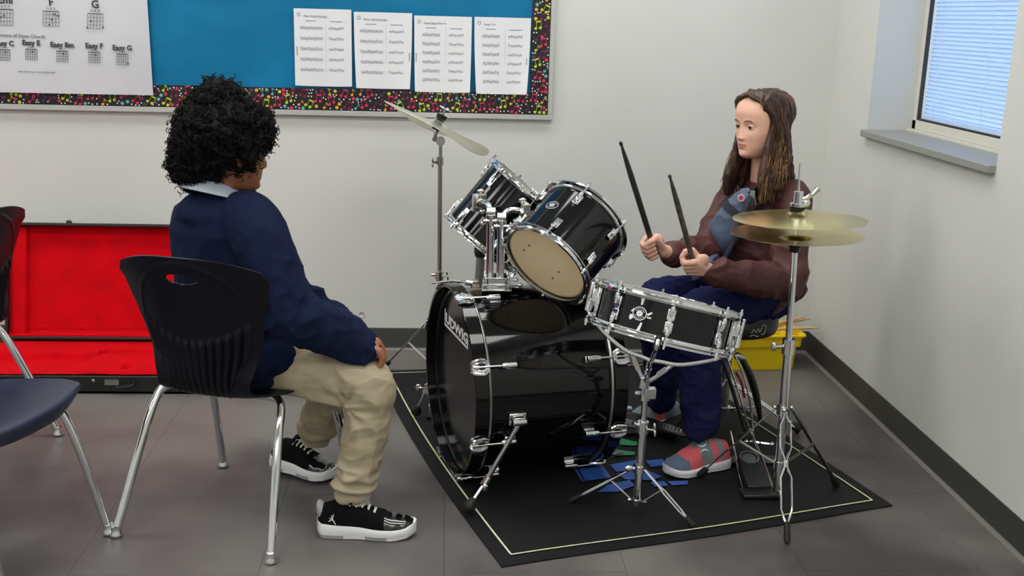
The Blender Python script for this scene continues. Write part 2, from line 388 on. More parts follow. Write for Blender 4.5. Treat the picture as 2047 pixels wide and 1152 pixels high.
# small plugged anchor hole in the back wall
a = MB(); a.lathe([(0, .0), (.008, 0), (.011, .003), (.0125, .002), (.0125, 0)], at(723, 628, WY - .0005), (0, -1, 0), 16); solo('wall_anchor', a, M['frame'], 'small round anchor plug in the white back wall above the baseboard', 'wall anchor')

# ================================================================== BULLETIN BOARD
by = WY; bd = thing('bulletin_board', 'teal-papered bulletin board with a music-note border and aluminium frame on back wall', 'bulletin board', (-1.2, by, .95))
BL0, BR0, BZ0, BZ1 = -3.2, .412, .952, 2.3
m = MB(); m.box(((BL0 + BR0) / 2, by - .006, (BZ0 + BZ1) / 2), (BR0 - BL0 - .02, .010, BZ1 - BZ0 - .02)); part('backing', m, M['teal'], bd)
def wr(u, v):
    x = BL0 + .02 + (BR0 - BL0 - .05) * u; z = .99 + (BZ1 - 1.02) * v
    p = V((x * 1.7, z * 3.1, 0)); return (x, by - .0135 - .004 * noise.noise(p * 1.3) - .0025 * noise.noise(p * 3.7 + V((5, 1, 0))), z)
m = MB(); m.grid(wr, 150, 60); part('paper', m, M['teal'], bd, angle=80)
m = MB()
for c, sz in (((BL0 + BR0) / 2, (BR0 - BL0)),): m.box((c, by - .011, BZ0 + .0105), (sz, .022, .021)); m.box((c, by - .011, BZ1 - .0105), (sz, .022, .021))
m.box((BR0 - .0095, by - .011, (BZ0 + BZ1) / 2), (.019, .0219, BZ1 - BZ0 - .042)); m.box((BL0 + .0095, by - .011, (BZ0 + BZ1) / 2), (.019, .0219, BZ1 - BZ0 - .042)); part('frame', m, M['frame'], bd, bevel=.002)
yb = by - .0215
m = MB(); m.box(((BL0 + .393) / 2, yb, 1.0145), (.393 - BL0, .0012, .083)); part('note_border', m, M['noteblack'], bd, label='black border strip printed with coloured notes and dots')
m = MB(); m.box((.358, yb, 1.65), (.070, .0012, 1.19)); part('note_border', m, M['noteblack'], bd)
pal = ['lime', 'gold', 'rose', 'aqua', 'plum', 'dotw', 'wine']; mats = [M[k] for k in pal]
pr = MB(); rnd = random.Random(3); placed = []
def disc(mb, x, z, r, seg=10): mb.prism([(r * math.cos(2 * PI * k / seg), r * math.sin(2 * PI * k / seg)) for k in range(seg)], (x, yb - .0007, z), EX, EZ, -EY, .0003)
def note(mb, x, z, s, ang, kind):
    ca, sa = math.cos(ang), math.sin(ang); X = V((ca, 0, sa)); Z = V((-sa, 0, ca)); o = V((x, yb - .0007, z))
    def hd(px): mb.prism([(px * s + .27 * s * math.cos(t * PI / 5), .27 * s * math.sin(t * PI / 5)) for t in range(10)], o, X, Z, -EY, .0004)
    hd(0); mb.prism([(.2 * s, 0), (.27 * s, 0), (.27 * s, 1.2 * s), (.2 * s, 1.2 * s)], o, X, Z, -EY, .0004)
    if kind: hd(.85); mb.prism([(1.05 * s, 0), (1.12 * s, 0), (1.12 * s, 1.2 * s), (1.05 * s, 1.2 * s)], o, X, Z, -EY, .0004); mb.prism([(.2 * s, 1.0 * s), (1.12 * s, 1.0 * s), (1.12 * s, 1.28 * s), (.2 * s, 1.28 * s)], o, X, Z, -EY, .0004)
    else: mb.prism([(.2 * s, 1.2 * s), (.7 * s, .8 * s), (.75 * s, .6 * s), (.27 * s, .92 * s)], o, X, Z, -EY, .0004)
def tryput(x0, x1, z0, z1, n, r, fn):
    for _ in range(n):
        x, z = rnd.uniform(x0 + r, x1 - r), rnd.uniform(z0 + r * .6, z1 - r * .8)
        if all((x - a) ** 2 + (z - b) ** 2 > (r + c) ** 2 * .95 for a, b, c in placed): placed.append((x, z, r)); fn(x, z)
for (x0, x1, z0, z1, k) in ((-1.75, .392, .975, 1.054, 1), (.324, .392, 1.054, 1.5, .25)):
    def f1(x, z): pr.cur = rnd.choice([0, 0, 2, 2, 2, 6]); note(pr, x - .008, z - .008, .021, rnd.uniform(-.5, .5), 1)
    def f2(x, z): pr.cur = rnd.choice([1, 1, 3, 0, 4, 6, 2]); note(pr, x, z - .007, .019, rnd.uniform(-.5, .5), 0)
    def f3(x, z): pr.cur = rnd.choice([1, 2, 3, 4, 2, 0, 6]); disc(pr, x, z, .0065)
    def f4(x, z): pr.cur = 5; disc(pr, x, z, .0029, 8)
    tryput(x0, x1, z0, z1, int(300 * k), .019, f1); tryput(x0, x1, z0, z1, int(1300 * k), .013, f2); tryput(x0, x1, z0, z1, int(2200 * k), .0078, f3); tryput(x0, x1, z0, z1, int(3500 * k), .0042, f4)
part('border_print', pr, mats, bd, label='coloured notes and dots printed on the border strip', stuff=True, flat=True)

def bent(x, z, y0, curl):   # a sheet: lifts toward its lower corners
    return y0 - curl
# big laminated chord chart
PXL, PXR, PZ0, PZ1 = -2.55, -1.127, 1.017, 2.1
pt = thing('chord_chart_poster', 'large laminated guitar chord chart hanging over the board\'s left part', 'poster', (-1.8, by - .026, 1.02))
yp = by - .028
def pf(u, v):
    x = PXL + (PXR - PXL) * u; z = PZ0 + (PZ1 - PZ0) * v
    return (x + .012 * (1 - v) * u, yp - .005 - .004 * math.sin(x * 5 + z * 3) * (1 - .3 * v) - .002 * noise.noise(V((x * 4, z * 4, 0))), z + .0 * u)
m = MB(); m.grid(pf, 60, 40, .0006); part('sheet', m, M['poster'], pt, angle=80)
ink = MB()
def pp(u, v): q = at(u, v, yp - .0105); return q
def chord(mb, u, v, w_, h_, name, ts, dots):
    a = pp(u, v); b = pp(u + w_, v + w_ * .03); c = pp(u, v + h_); X = (b - a); Y = (c - a); n = -EY
    for k in range(6): mb.box(a + X * (k / 5) + Y * .5, (.0012, .0004, Y.length), (X.normalized(), n, Y.normalized()))
    for k in range(5): mb.box(a + X * .5 + Y * (k / 4), (X.length, .0004, .0011 if k else .0028), (X.normalized(), n, Y.normalized()))
    for dx, dy in dots: disc2(mb, a + X * dx + Y * dy, .0036)
    mb.text(name, ts, a + X * .5 - Y * .38, X.normalized(), EZ, n, align='CENTER', bold=.0011)
    mb.text('o x o', ts * .42, a + X * .5 - Y * .12, X.normalized(), EZ, n, align='CENTER')
def disc2(mb, c, r): mb.prism([(r * math.cos(2 * PI * k / 8), r * math.sin(2 * PI * k / 8)) for k in range(8)], c, EX, EZ, -EY, .0005)
chord(ink, -4, 18, 30, 32, 'Emi', .036, [(.2, .5), (.4, .4)]); chord(ink, 86, 22, 32, 30, 'F', .036, [(.7, .2), (.95, .3), (.55, .55), (.4, .9)])
chord(ink, 175, 27, 31, 30, 'G', .040, [(.2, .5), (.0, .95), (1, .9)])
for u, v, nm in ((-3, 99, 'Easy C'), (51, 98, 'Easy E'), (113, 102, 'Easy Bm'), (177, 104, 'Easy F'), (233, 108, 'Easy G')):
    chord(ink, u, v, 23, 21, nm, .026, [(.6, .25)] if nm != 'Easy G' else [(1, .9)])
ink.text('Easier String Versions of Open Chords', .0175, pp(-62, 71), V((1, 0, -.012)), EZ, -EY)
ink.text('www. chord chart . free printable sheet', .0085, pp(36, 144), V((1, 0, -.01)), EZ, -EY)
part('printing', ink, M['ink'], pt, label='printed chord names and fingering grids', flat=True, stuff=True)
# four music worksheets
labs = ['leftmost of the four music worksheets pinned on the teal paper', 'second music worksheet from the left, its lower right corner curling',
        'third music worksheet from the left, with six rows of short staves', 'rightmost music worksheet beside the note border, bottom edge curled in']
XS = [(-.580, -.364), (-.355, -.135), (-.127, .092), (.102, .318)]; ZT = [1.352, 1.345, 1.337, 1.338]; ZB = [1.064, 1.060, 1.051, 1.049]
for i in range(4):
    x0, x1 = XS[i]; z0, z1 = ZB[i], ZT[i]; yy = by - .0215; cur = (.003, .010, .010, .016)[i]
    t = thing('music_worksheet', labs[i], 'worksheet', ((x0 + x1) / 2, yy, z0))
    def sf(u, v, i=i, x0=x0, x1=x1, z0=z0, z1=z1, yy=yy, cur=cur):
        k = (1 - v) ** 2; e = abs(u - .5) * 2
        sq = (0, .012, .006, .016)[i] * k
        return (x0 + (x1 - x0) * u + sq * (.5 - u) * 1.3, yy - .001 - cur * k * (.3 + e * e) - .0008 * math.sin(u * 9 + i), z0 + (z1 - z0) * v + (.002 * e ** 3 * (1 - v)))
    m = MB(); m.grid(lambda u, v: sf(u, 1 - v), 16, 20, .0003); part('sheet', m, M['paper'], t, angle=80)
    m = MB(); W, H = x1 - x0, z1 - z0
    def P(u, v, up=.0008): q = V(sf(u, v)); return q - EY * up
    def ln(mb, u0, u1, v, th):
        for k in range(4):
            a, b = P(u0 + (u1 - u0) * k / 4, v), P(u0 + (u1 - u0) * (k + 1) / 4, v); mb.box((a + b) / 2, ((b - a).length, .0003, th), ((b - a).normalized(), EY, EZ))
    c = P(.085, .925); m.lathe([(.0052, 0), (.0066, 0), (.0066, .0004), (.0052, .0004)], c, (0, -1, 0), 14, close=True)
    m.text(('Major Chord Melodies', 'Minor Chord Melodies', 'Chord Shape Melodies', 'Power Chord Melodies')[i], .0095, P(.17, .895), EX, EZ, -EY)
    ln(m, .2, .38, .845, .0016); ln(m, .62, .84, .842, .0016); part('heading', m, M['ink'], t, flat=True)
    m = MB(); rows = 5 if i < 2 else 6
    for r in range(rows):
        v = .77 - r * (.135 if rows == 5 else .118); 
        for k in range(5): ln(m, .10 if i < 2 else .14, .5 if i < 2 else .45, v - k * .0075, .0006); 
        for k in range(3): ln(m, .6, .86, v - .006 - k * .010, .0008)
        for k in range(7): disc2(m, P((.12 if i < 2 else .16) + k * .045, v - .014 + .02 * math.sin(k * 2.1 + r)), .0021)
        for k in range(6): disc2(m, P(.62 + k * .045, v - .014 + .014 * math.sin(k * 1.7 + r * 2)), .0026)
    m.box(P(.55, .5), (.0005, .0003, H * .72)); part('staves', m, M['lightink'], t, label='printed staves', flat=True)
    m = MB()
    if i in (0, 2): m.box(P(.045 if i == 0 else .03, .45, .0009), (.0022, .0004, .034))
    else: m.box(P(.965 if i == 1 else .955, .42, .0009), (.0022, .0004, .034))
    part('side_print', m, M['ink'], t)

# ================================================================== RED-LINED CASE
cs = thing('instrument_case', 'open black instrument case lined in bright red plush against the back wall', 'case', (-1.5, 3.92, 0))
CX0, CX1, CY0, CY1, CHH = -2.35, -.80, 3.705, 4.10, .066
m = MB(); m.box(((CX0 + CX1) / 2, (CY0 + CY1) / 2, .006), (CX1 - CX0, CY1 - CY0, .012))
m.box(((CX0 + CX1) / 2, CY0 + .006, CHH / 2), (CX1 - CX0, .012, CHH)); m.box(((CX0 + CX1) / 2, CY1 - .006, CHH / 2), (CX1 - CX0, .012, CHH))
m.box((CX0 + .006, (CY0 + CY1) / 2, CHH / 2), (.012, CY1 - CY0, CHH)); m.box((CX1 - .006, (CY0 + CY1) / 2, CHH / 2), (.012, CY1 - CY0, CHH))
part('case_base', m, M['case'], cs, bevel=.003)
def sm(a, b, x): t = max(0, min(1, (x - a) / (b - a))); return t * t * (3 - 2 * t)
def plz(u, v):
    x = CX0 + .012 + (CX1 - CX0 - .024) * u; y = CY0 + .012 + (CY1 - CY0 - .024) * v; z = CHH + .004
    bx_ = lambda a, b, c, d, e=.012: sm(a - e, a + e, x) * (1 - sm(b - e, b + e, x)) * sm(c - e, c + e, y) * (1 - sm(d - e, d + e, y))
    z -= .034 * bx_(-2.2, -1.36 + .07 * (y - 3.80) / .17, 3.80 - .03 * (x + 1.5), 3.968)      # body hollow
    z -= .026 * bx_(-1.29, -.9, 3.975 + .02 * (x + 1.25), 4.02, .008)                          # neck trough
    z -= .052 * bx_(-1.305, -1.235, 3.962, 4.002, .005)                                       # deep slot
    z -= .045 * bx_(-1.172, -1.150, 3.785, 3.85, .006) + .018 * bx_(-1.34, -1.0, 3.735, 3.75, .008)
    z += .003 * noise.noise(V((x * 9, y * 9, 0))) + .0012 * noise.noise(V((x * 40, y * 40, 2)))
    return (x, y, z)
m = MB(); m.grid(plz, 260, 70); part('base_lining', m, M['plush'], cs, label='moulded red plush base', angle=80)
lz0, lz1, ly0, ly1 = .072, .522, 4.088, 4.216
LX0, LX1 = -1.695, -.80
u3 = V((0, ly1 - ly0 - .03, lz1 - lz0)).normalized(); n3 = V((0, -u3.z, u3.y)); lh = .452; lb = V((0, ly0 + .052, lz0))
m = MB(); cxm = (LX0 + LX1) / 2
m.box(V((cxm, 0, 0)) + lb + u3 * lh / 2, (LX1 - LX0, lh, .010), (EX, u3, n3))
for k in (0, 1): m.box(V((cxm, 0, 0)) + lb + u3 * (lh * k + (.006 if not k else -.006)) + n3 * .03, (LX1 - LX0, .012, .06), (EX, u3, n3))
m.box(V((LX0 + .006, 0, 0)) + lb + u3 * lh / 2 + n3 * .03, (.012, lh, .06), (EX, u3, n3)); m.box(V((LX1 - .006, 0, 0)) + lb + u3 * lh / 2 + n3 * .03, (.012, lh, .06), (EX, u3, n3))
part('case_lid', m, M['case'], cs, bevel=.003)
def lidf(u, v):
    x = LX0 + .012 + (LX1 - LX0 - .024) * u; d = .013 + .004 * noise.noise(V((x * 5, v * 4, 3))) + .0012 * noise.noise(V((x * 30, v * 22, 1)))
    d += .022 * (1 - sm(.0, .045, u)) * 1 ; d += .007 * (1 - sm(0, .10, v)) - .006 * (1 - sm(.0, .012, abs(v - .05)))
    return V((x, 0, 0)) + lb + u3 * (.012 + (lh - .024) * v) + n3 * d
m = MB(); m.grid(lidf, 150, 60); part('lid_lining', m, M['plush'], cs, label='flat red plush lid lining', angle=80)
m = MB(); m.box(V((LX0 + .045, 0, 0)) + lb + u3 * lh * .5 + n3 * .026, (.058, lh - .03, .03), (EX, u3, n3)); part('lid_pad', m, M['plush'], cs, label='raised red end pad', bevel=.008)
m = MB(); m.box((cxm + .01, CY1 + .008, CHH + .004), (LX1 - LX0 - .03, .05, .010)); m.box(V((cxm, 0, 0)) + lb + u3 * .016 + n3 * .030, (LX1 - LX0 - .03, .010, .058), (EX, u3, n3)); part('hinge_lining', m, M['plush'], cs, bevel=.003)
m = MB(); m.ball(V((-1.462, 0, 0)) + lb + u3 * (lh + .004) + n3 * .03, (.012, .008, .008), 10, 6); part('latch', m, M['blackp'], cs)
m = MB(); m.ball(V((-1.245, CY0 - .002, .05)), (.006, .003, .006), 10, 6); m.box((-1.18, CY0 - .003, .045), (.05, .006, .02)); part('latch', m, M['steel'], cs)
m = MB(); m.tube([(-1.10, CY0 - .002, .045), (-1.10, CY0 - .02, .04), (-1.13, CY0 - .022, .034), (-1.16, CY0 - .02, .03), (-1.16, CY0 - .002, .03)], .005, 8); part('carry_handle', m, M['blackp'], cs)

# ================================================================== MAT
C0, C1, C2, C3 = V((.15, 2.438, 0)), V((1.297, 2.780, 0)), V((.90, 4.10, 0)), V((-.255, 3.965, 0))
def matxy(u, v):
    L = C0.lerp(C3, v) + V((-.014 * math.sin(PI * v) - .03 * max(0, v - .0) * (1 - v) * 2, 0, 0)); R = C1.lerp(C2, v) + V((.012 * math.sin(PI * v), 0, 0))
    p = L.lerp(R, u); p.y += .006 * math.sin(u * 7 + 1) * (1 - v); return p
m = MB()
def mf(u, v):
    p = matxy(u, v); p.z = .0042 + (.0035 * max(0, noise.noise(V((u * 3, v * 3, 0)))) if 0 < u < 1 and 0 < v < 1 else 0); return p
m.grid(lambda u, v: mf(u, v), 50, 60, .0038)
mt = thing('drum_mat', 'black rubber drum mat with a cream border line under the drum kit', 'mat', (.5, 3.2, 0))
part('sheet', m, M['mat'], mt, angle=80)
def above(p): return V((p.x, p.y, .0085))
def strip(mb, P, wd):
    for i in range(len(P) - 1):
        a, b = P[i], P[i + 1]; t = (b - a).normalized(); s_ = V((-t.y, t.x, 0)) * wd / 2
        mb.add([above(a - s_ - t * .001), above(b - s_ + t * .001), above(b + s_ + t * .001), above(a + s_ - t * .001)], [(0, 1, 2, 3)])
m = MB(); i0, i1 = .035, .965
for pl in ([matxy(i0, .03 + .94 * k / 30) for k in range(31)], [matxy(i1, .03 + .94 * k / 30) for k in range(31)], [matxy(i0 + (i1 - i0) * k / 30, .028) for k in range(31)], [matxy(i0 + (i1 - i0) * k / 30, .972) for k in range(31)]): strip(m, pl, .0055)
part('border_line', m, M['stripe'], mt, flat=True)
def zz(x, y): return (1100 + x / 3.149, 780 + y / 3.149)
for poly, mm in (([(180, 495), (330, 480), (385, 550), (220, 572)], 'blue_print'), ([(375, 470), (540, 440), (562, 500), (415, 515)], 'blue_print'), ([(600, 445), (705, 433), (748, 470), (635, 485)], 'blue_print'),
                 ([(300, 642), (360, 598), (500, 565), (532, 600), (430, 640)], 'blue_print'), ([(415, 525), (600, 498), (700, 545), (640, 568), (470, 562)], 'blue_print'), ([(736, 575), (870, 570), (862, 594), (770, 600)], 'blue_print'),
                 ([(630, 580), (715, 574), (742, 602), (660, 607)], 'blue_print'), ([(150, 497), (168, 492), (212, 578), (196, 572)], 'blue_print'), ([(400, 372), (540, 392), (525, 408), (400, 412)], 'green_print'), ([(430, 300), (560, 330), (540, 350), (440, 345)], 'green_print')):
    m = MB(); P = [at_z(*zz(*p), .0088) for p in poly]; m.add([(p.x, p.y, .0088) for p in P], [tuple(range(len(P)))])
    part('printed_block', m, M[mm], mt, flat=True, label='blue printed block' if mm[0] == 'b' else 'green printed patch')

# ================================================================== DRUMS
def fr(n):
    n = V(n).normalized(); a = EZ.cross(n).normalized(); return a, n.cross(a), n
def polar(C, fr3, r, th, h):
    a, b, n = fr3; t = math.radians(th); return V(C) + n * h + (a * math.cos(t) + b * math.sin(t)) * r
def radial(fr3, th): a, b, n = fr3; t = math.radians(th); return (a * math.cos(t) + b * math.sin(t)), (-a * math.sin(t) + b * math.cos(t))
def hoop_ring(r, h, s):   # triple-flanged hoop profile; s=+1 top, -1 bottom
    return [(r - .004, h - s * .013), (r - .001, h - s * .0125), (r, h - s * .009), (r + .0105, h - s * .008), (r + .0105, h - s * .0055), (r + .001, h - s * .005), (r - .001, h + s * .001), (r + .003, h + s * .0025), (r + .003, h + s * .0045), (r - .005, h + s * .0045), (r - .006, h - s * .008)]
def add_drum(t, C, n, r, L, lugs, shell, bottom_mat, top_mat, lug_len=.034, double=False):
    F = fr(n); rs = r - .011; C = V(C)
    m = MB(); m.lathe([(rs - .0075, .008), (rs - .0062, .008), (rs - .0062, L - .008), (rs - .0075, L - .008)], C, n, 72, ref=F[0], close=True); part('bounce_lining', m, M['bounce_wood'], t, label='pale wood lining added inside the shell to brighten the heads')  # unseen pale lining, added to bounce light onto the heads
    m = MB(); m.lathe([(rs - .006, .006), (rs, .006), (rs, L - .006), (rs - .006, L - .006)], C, n, 72, ref=F[0], close=True); part('shell', m, M[shell], t)
    m = MB(); m.lathe([(0, .0055), (r - .013, .0055), (r - .010, .009), (r - .007, .014), (rs + .0005, .014)], C, n, 72, ref=F[0]); part('bottom_head', m, M[bottom_mat], t)
    m = MB(); m.lathe([(0, L - .0055), (r - .013, L - .0055), (r - .010, L - .009), (r - .007, L - .014), (rs + .0005, L - .014)], C, n, 72, ref=F[0]); part('batter_head', m, M[top_mat], t)
    for h, s in ((0, -1), (L, 1)):
        m = MB(); m.lathe(hoop_ring(r - .0045, h, s), C, n, 96, ref=F[0], close=True); part('hoop', m, M['chrome'], t)
    for th in lugs:
        ra, tn = radial(F, th)
        m = MB(); rods = MB()
        def lug(h0, d):
            P = polar(C, F, rs, th, h0)
            m.box(P + ra * .0045, (.009, .020, lug_len), (ra, tn, F[2])); m.box(P + ra * .011 + F[2] * d * lug_len * .22, (.008, .014, lug_len * .5), (ra, tn, F[2]))
            m.cyl(P + ra * .013 - F[2] * lug_len * .2 * -d, P + ra * .013 + F[2] * d * (lug_len * .5 + .006), .0062, seg=12)
        if double:
            lug(L * .36, -1); lug(L * .66, 1); m.box(polar(C, F, rs + .004, th, L * .5), (.006, .012, L * .3), (ra, tn, F[2]))
        else:
            lug(.050, -1); part('lug', m, M['chrome'], t, bevel=.0018); m = MB(); lug(L - .050, 1)
        part('lug', m, M['chrome'], t, bevel=.0018)
        for h0, h1, hd in ((L * .4 if double else .055, .002, -.006), (L * .6 if double else L - .055, L - .002, L + .006)):
            P = rs + .0145; q = MB(); q.cyl(polar(C, F, P, th, h0), polar(C, F, P, th, h1), .0028, seg=8); q.cyl(polar(C, F, P, th, h1 - (h1 - h0) * .03), polar(C, F, P, th, hd), .0052, seg=10); q.cyl(polar(C, F, P, th, hd), polar(C, F, P, th, hd + (hd - h1) * 1.0), .0035, seg=4); part('tension_rod', q, M['chrome'], t)
    return F
# --- bass drum
BC, BN, BRR, BLL = V((.014, 3.038, .2918)), V((math.cos(.26), math.sin(.26), 0)), .287, .454
bd_ = thing('bass_drum', 'large glossy black bass drum lying on its side with white logo on front head', 'drum', (.23, 3.1, .004))
F = fr(BN)
m = MB(); m.lathe([(.266, .036), (.2705, .036), (.2705, BLL - .036), (.266, BLL - .036)], BC, BN, 128, ref=F[0], close=True); part('shell', m, M['lacquer'], bd_)
for h0, h1 in ((0, .040), (BLL - .040, BLL)):
    m = MB(); m.lathe([(.2755, h0 + .0015), (.277, h0), (.2855, h0), (.287, h0 + .0015), (.287, h1 - .0015), (.2855, h1), (.277, h1), (.2755, h1 - .0015)], BC, BN, 128, ref=F[0], close=True); part('wooden_hoop', m, M['lacquer'], bd_)
for h0 in (.0435, BLL - .0435):
    m = MB(); m.lathe([(.2715, h0 - .0052), (.2805, h0 - .005), (.2835, h0), (.2805, h0 + .005), (.2715, h0 + .0052)], BC, BN, 128, ref=F[0], close=True); part('silver_rim', m, M['steel'], bd_, label='thin silver rim beside the hoop')
m = MB(); m.lathe([(0, .030), (.262, .030), (.266, .026), (.272, .026), (.2748, .038)], BC, BN, 96, ref=F[0]); part('front_head', m, M['blackhead'], bd_)
m = MB(); m.lathe([(0, BLL - .030), (.262, BLL - .030), (.266, BLL - .026), (.272, BLL - .026), (.2748, BLL - .038)], BC, BN, 96, ref=F[0]); part('batter_head', m, M['coated'], bd_)
m = MB()
for h0 in (.0395, .0415): m.lathe([(.2872, h0 - .0006), (.2876, h0), (.2872, h0 + .0006)], BC, BN, 128, ref=F[0], close=True)
for k in range(8):
    th = 155 + 45 * k; ra, tn = radial(F, th)
    for s, h0 in ((1, 0), (-1, BLL)):
        g = lambda r_, hh: polar(BC, F, r_, th, h0 + s * hh)
        c = MB(); X3 = (ra, tn, F[2])
        for q in (-1, 1):
            P = spline([g(.2790, -.003) + tn * q * .011, g(.290, -.003) + tn * q * .014, g(.2925, .012) + tn * q * .019, g(.291, .028) + tn * q * .019, g(.2895, .041) + tn * q * .010], 4)
            c.tube(P, .0056, 8); c.tube([p_ - tn * q * .0085 for p_ in P], .0040, 8)
        c.box(g(.2905, .038), (.006, .030, .010), X3); c.box(g(.2845, -.0035), (.012, .034, .005), X3)
        part('claw', c, M['chrome'], bd_, bevel=.001)
        c = MB(); c.cyl(g(.2935, .0), g(.2935, .095), .0031, seg=10); c.cyl(g(.2935, -.004), g(.2935, .012), .0058, seg=10); part('tension_rod', c, M['chrome'], bd_)
        c = MB(); c.box(g(.276, .108), (.011, .019, .032), X3); c.cyl(g(.290, .088), g(.290, .122), .0092, seg=14); c.cyl(g(.290, .080), g(.290, .088), .0066, .0085, seg=12); c.box(g(.283, .105), (.012, .013, .022), X3); part('lug', c, M['chrome'], bd_, bevel=.0015)
# logo: long L under UDWIG
HC = BC + BN * .0298; HR = V((math.sin(.26), -math.cos(.26), 0))
def hp(u, v): q = at_plane(u, v, HC, BN) - HC; return (q.dot(HR), q.z)
lg = MB(); x0, zb = hp(889.5, 650); x1, zb2 = hp(936, 690); xt, zt = hp(893, 625); zb = (zb + zb2) / 2; tk = .007
q = lambda P: lg.prism(P, HC - BN * .0006, HR, EZ, -BN, .0006)
q([(x0, zb), (x0 + tk, zb), (x0 + tk, zb + .047), (x0, zb + .047)]); q([(x0, zb - tk), (x1, zb - tk), (x1, zb), (x0, zb)]); q([(x1 - tk, zb), (x1, zb), (x1, zb + .014), (x1 - tk, zb + .014)])
lg.text('UDWIG', .042, HC + HR * (x0 + tk * 1.6) + EZ * (zb + .007) - BN * .0006, HR, EZ, -BN, .0006, stretch=(x1 - x0 - .016) / .142, bold=.0016)
part('logo', lg, M['solewhite'], bd_, label='white block-letter logo on the front head', flat=True)
# tom bracket plate + spurs
def spur(t, name, plate, ra, mid, foot, wing):
    m = MB(); tn = ra.cross(F[2]); m.box(plate, (.008, .036, .05), (ra, tn, F[2])); m.box(plate + ra * .012, (.02, .026, .03), (ra, tn, F[2])); m.cyl(plate + ra * .02 - F[2] * .02, plate + ra * .02 + F[2] * .02, .0105, seg=12)
    d = (foot - (plate + ra * .02)).normalized()
    b = MB(); b.cyl(plate + ra * .02, mid, .0078, seg=14); b.cyl(mid - d * .014, mid + d * .014, .0115, seg=14); b.cyl(mid, foot - d * .03, .0052, seg=12)
    b.cyl(mid, mid + wing, .004, seg=8); b.ball(mid + wing, (.009, .004, .012), 10, 6)
    part('spur_bracket', m, M['chrome'], t, bevel=.002); part('spur_leg', b, M['chrome'], t)
    f = MB(); f.lathe([(0, -.006), (.008, -.004), (.017, .006), (.019, .016), (.013, .030), (.009, .04), (0, .042)], foot, -d, 18); part('rubber_foot', f, M['rubber'], t)
thp = 187; pr_ = polar(BC, F, .2745, thp, .125)
pl_ = V(at_plane(1028, 836, BC - V((0, .268, 0)) , (0, -1, 0))); pl_ = pr_
spur(bd_, 'near', pr_, radial(F, thp)[0], at(972, 962, 2.79), V((.066, 2.729, .017)), V((-.004, -.018, -.012)))
pf_ = polar(BC, F, .2745, 353, .06)
spur(bd_, 'far', pf_, radial(F, 353)[0], at(853, 778, 3.40), V((-.098, 3.467, .021)), V((-.028, 0, .006)))
m = MB(); m.tube([at(862, 566, 3.02), at(905, 562, 3.03), at(938, 564, 3.04)], .0032, 8); m.cyl(at(932, 564, 3.04), at(944, 566, 3.04), .0085, seg=12); part('tension_rod', m, M['chrome'], bd_)

# --- rack toms + their mount
ta = thing('rack_tom', 'nearer rack tom tilted with its cream bottom head facing the camera', 'drum', (.34, 3.02, .7))
TAC, TAN, TAR, TAL = V((.282, 2.95, .667)), V((.603, .590, .537)), .138, .203
add_drum(ta, TAC, TAN, TAR + .004, TAL, [55 + 60 * k for k in range(6)], 'tomlac', 'cream', 'coated')
FA = fr(TAN)
def badge(t, C, Fq, rs, th, h, R, k=.8, rot=0):
    ra, tn = radial(Fq, th); P = polar(C, Fq, rs + .0004, th, h); m = MB()
    def on(x, y): # wrap on the shell
        th2 = th + math.degrees(x / rs); return polar(C, Fq, rs + .0006, th2, h + y)
    def ring(r0, r1):
        N = 32; vs = []
        for i in range(N): a = 2 * PI * i / N; vs += [on(r0 * math.cos(a), r0 * math.sin(a) * k), on(r1 * math.cos(a), r1 * math.sin(a) * k)]
        m.add(vs, [(2 * i, 2 * i + 1, (2 * i + 3) % (2 * N), (2 * i + 2) % (2 * N)) for i in range(N)])
    ring(R * .88, R); ring(0.001, R * .45)
    for a in range(-150, 151, 20):
        if abs(abs(a) - 90) > 70: continue
        for sgn in (1,):
            t_ = math.radians(a); c = (R * .68 * math.cos(t_), R * .68 * math.sin(t_)); d_ = R * .09
            m.add([on(c[0] - d_ * .6, (c[1] - d_) * k), on(c[0] + d_ * .6, (c[1] - d_) * k), on(c[0] + d_ * .4, (c[1] + d_) * k), on(c[0] - d_ * .5, (c[1] + d_) * k)], [(0, 1, 2, 3)])
    return m, on
m, on = badge(ta, TAC, FA, TAR - .007, 90, .108, .0205); part('badge', m, M['lightink'], ta, label='round grey maker badge', flat=True)
m = MB(); FA0 = fr(TAN)
for u_, v_ in ((1048, 500), (1058, 491), (1105, 556), (1117, 544)):
    P = at_plane(u_, v_, TAC + TAN.normalized() * .005, TAN); m.lathe([(0, 0), (.0042, 0), (.0042, -.0006)], P - TAN.normalized() * .0002, TAN, 12)
part('wear_spot', m, M['spot'], ta, label='brown scuff spots on the cream head', stuff=True)
tb = thing('rack_tom', 'farther black rack tom seen side-on behind the chrome mount pipes', 'drum', (.18, 3.25, .72))
TBC, TBN, TBR, TBL = V((.110, 3.30, .653)), V((.626, .037, .779)), .138, .226
add_drum(tb, TBC, TBN, TBR + .003, TBL, [5 + 60 * k for k in range(6)], 'tomlac', 'cream', 'coated')
mo = thing('tom_mount', 'chrome double-pipe tom mount rising from the bass drum top', 'drum mount', (.15, 3.05, .57))
base = V((.150, 3.045, .568))
m = MB()
for z_, sx in ((.567, .085), (.583, .080), (.603, .074)): m.box(base + EZ * (z_ - .562), (sx, .062, .005))
for sx in (-1, 1):
    for sy in (-1, 1): m.cyl(base + V((sx * .033, sy * .024, 0)), base + V((sx * .033, sy * .024, .048)), .0045, seg=8)
m.box(base + V((0, 0, .022)), (.05, .045, .034)); part('base_clamp', m, M['chrome'], mo, bevel=.0015)
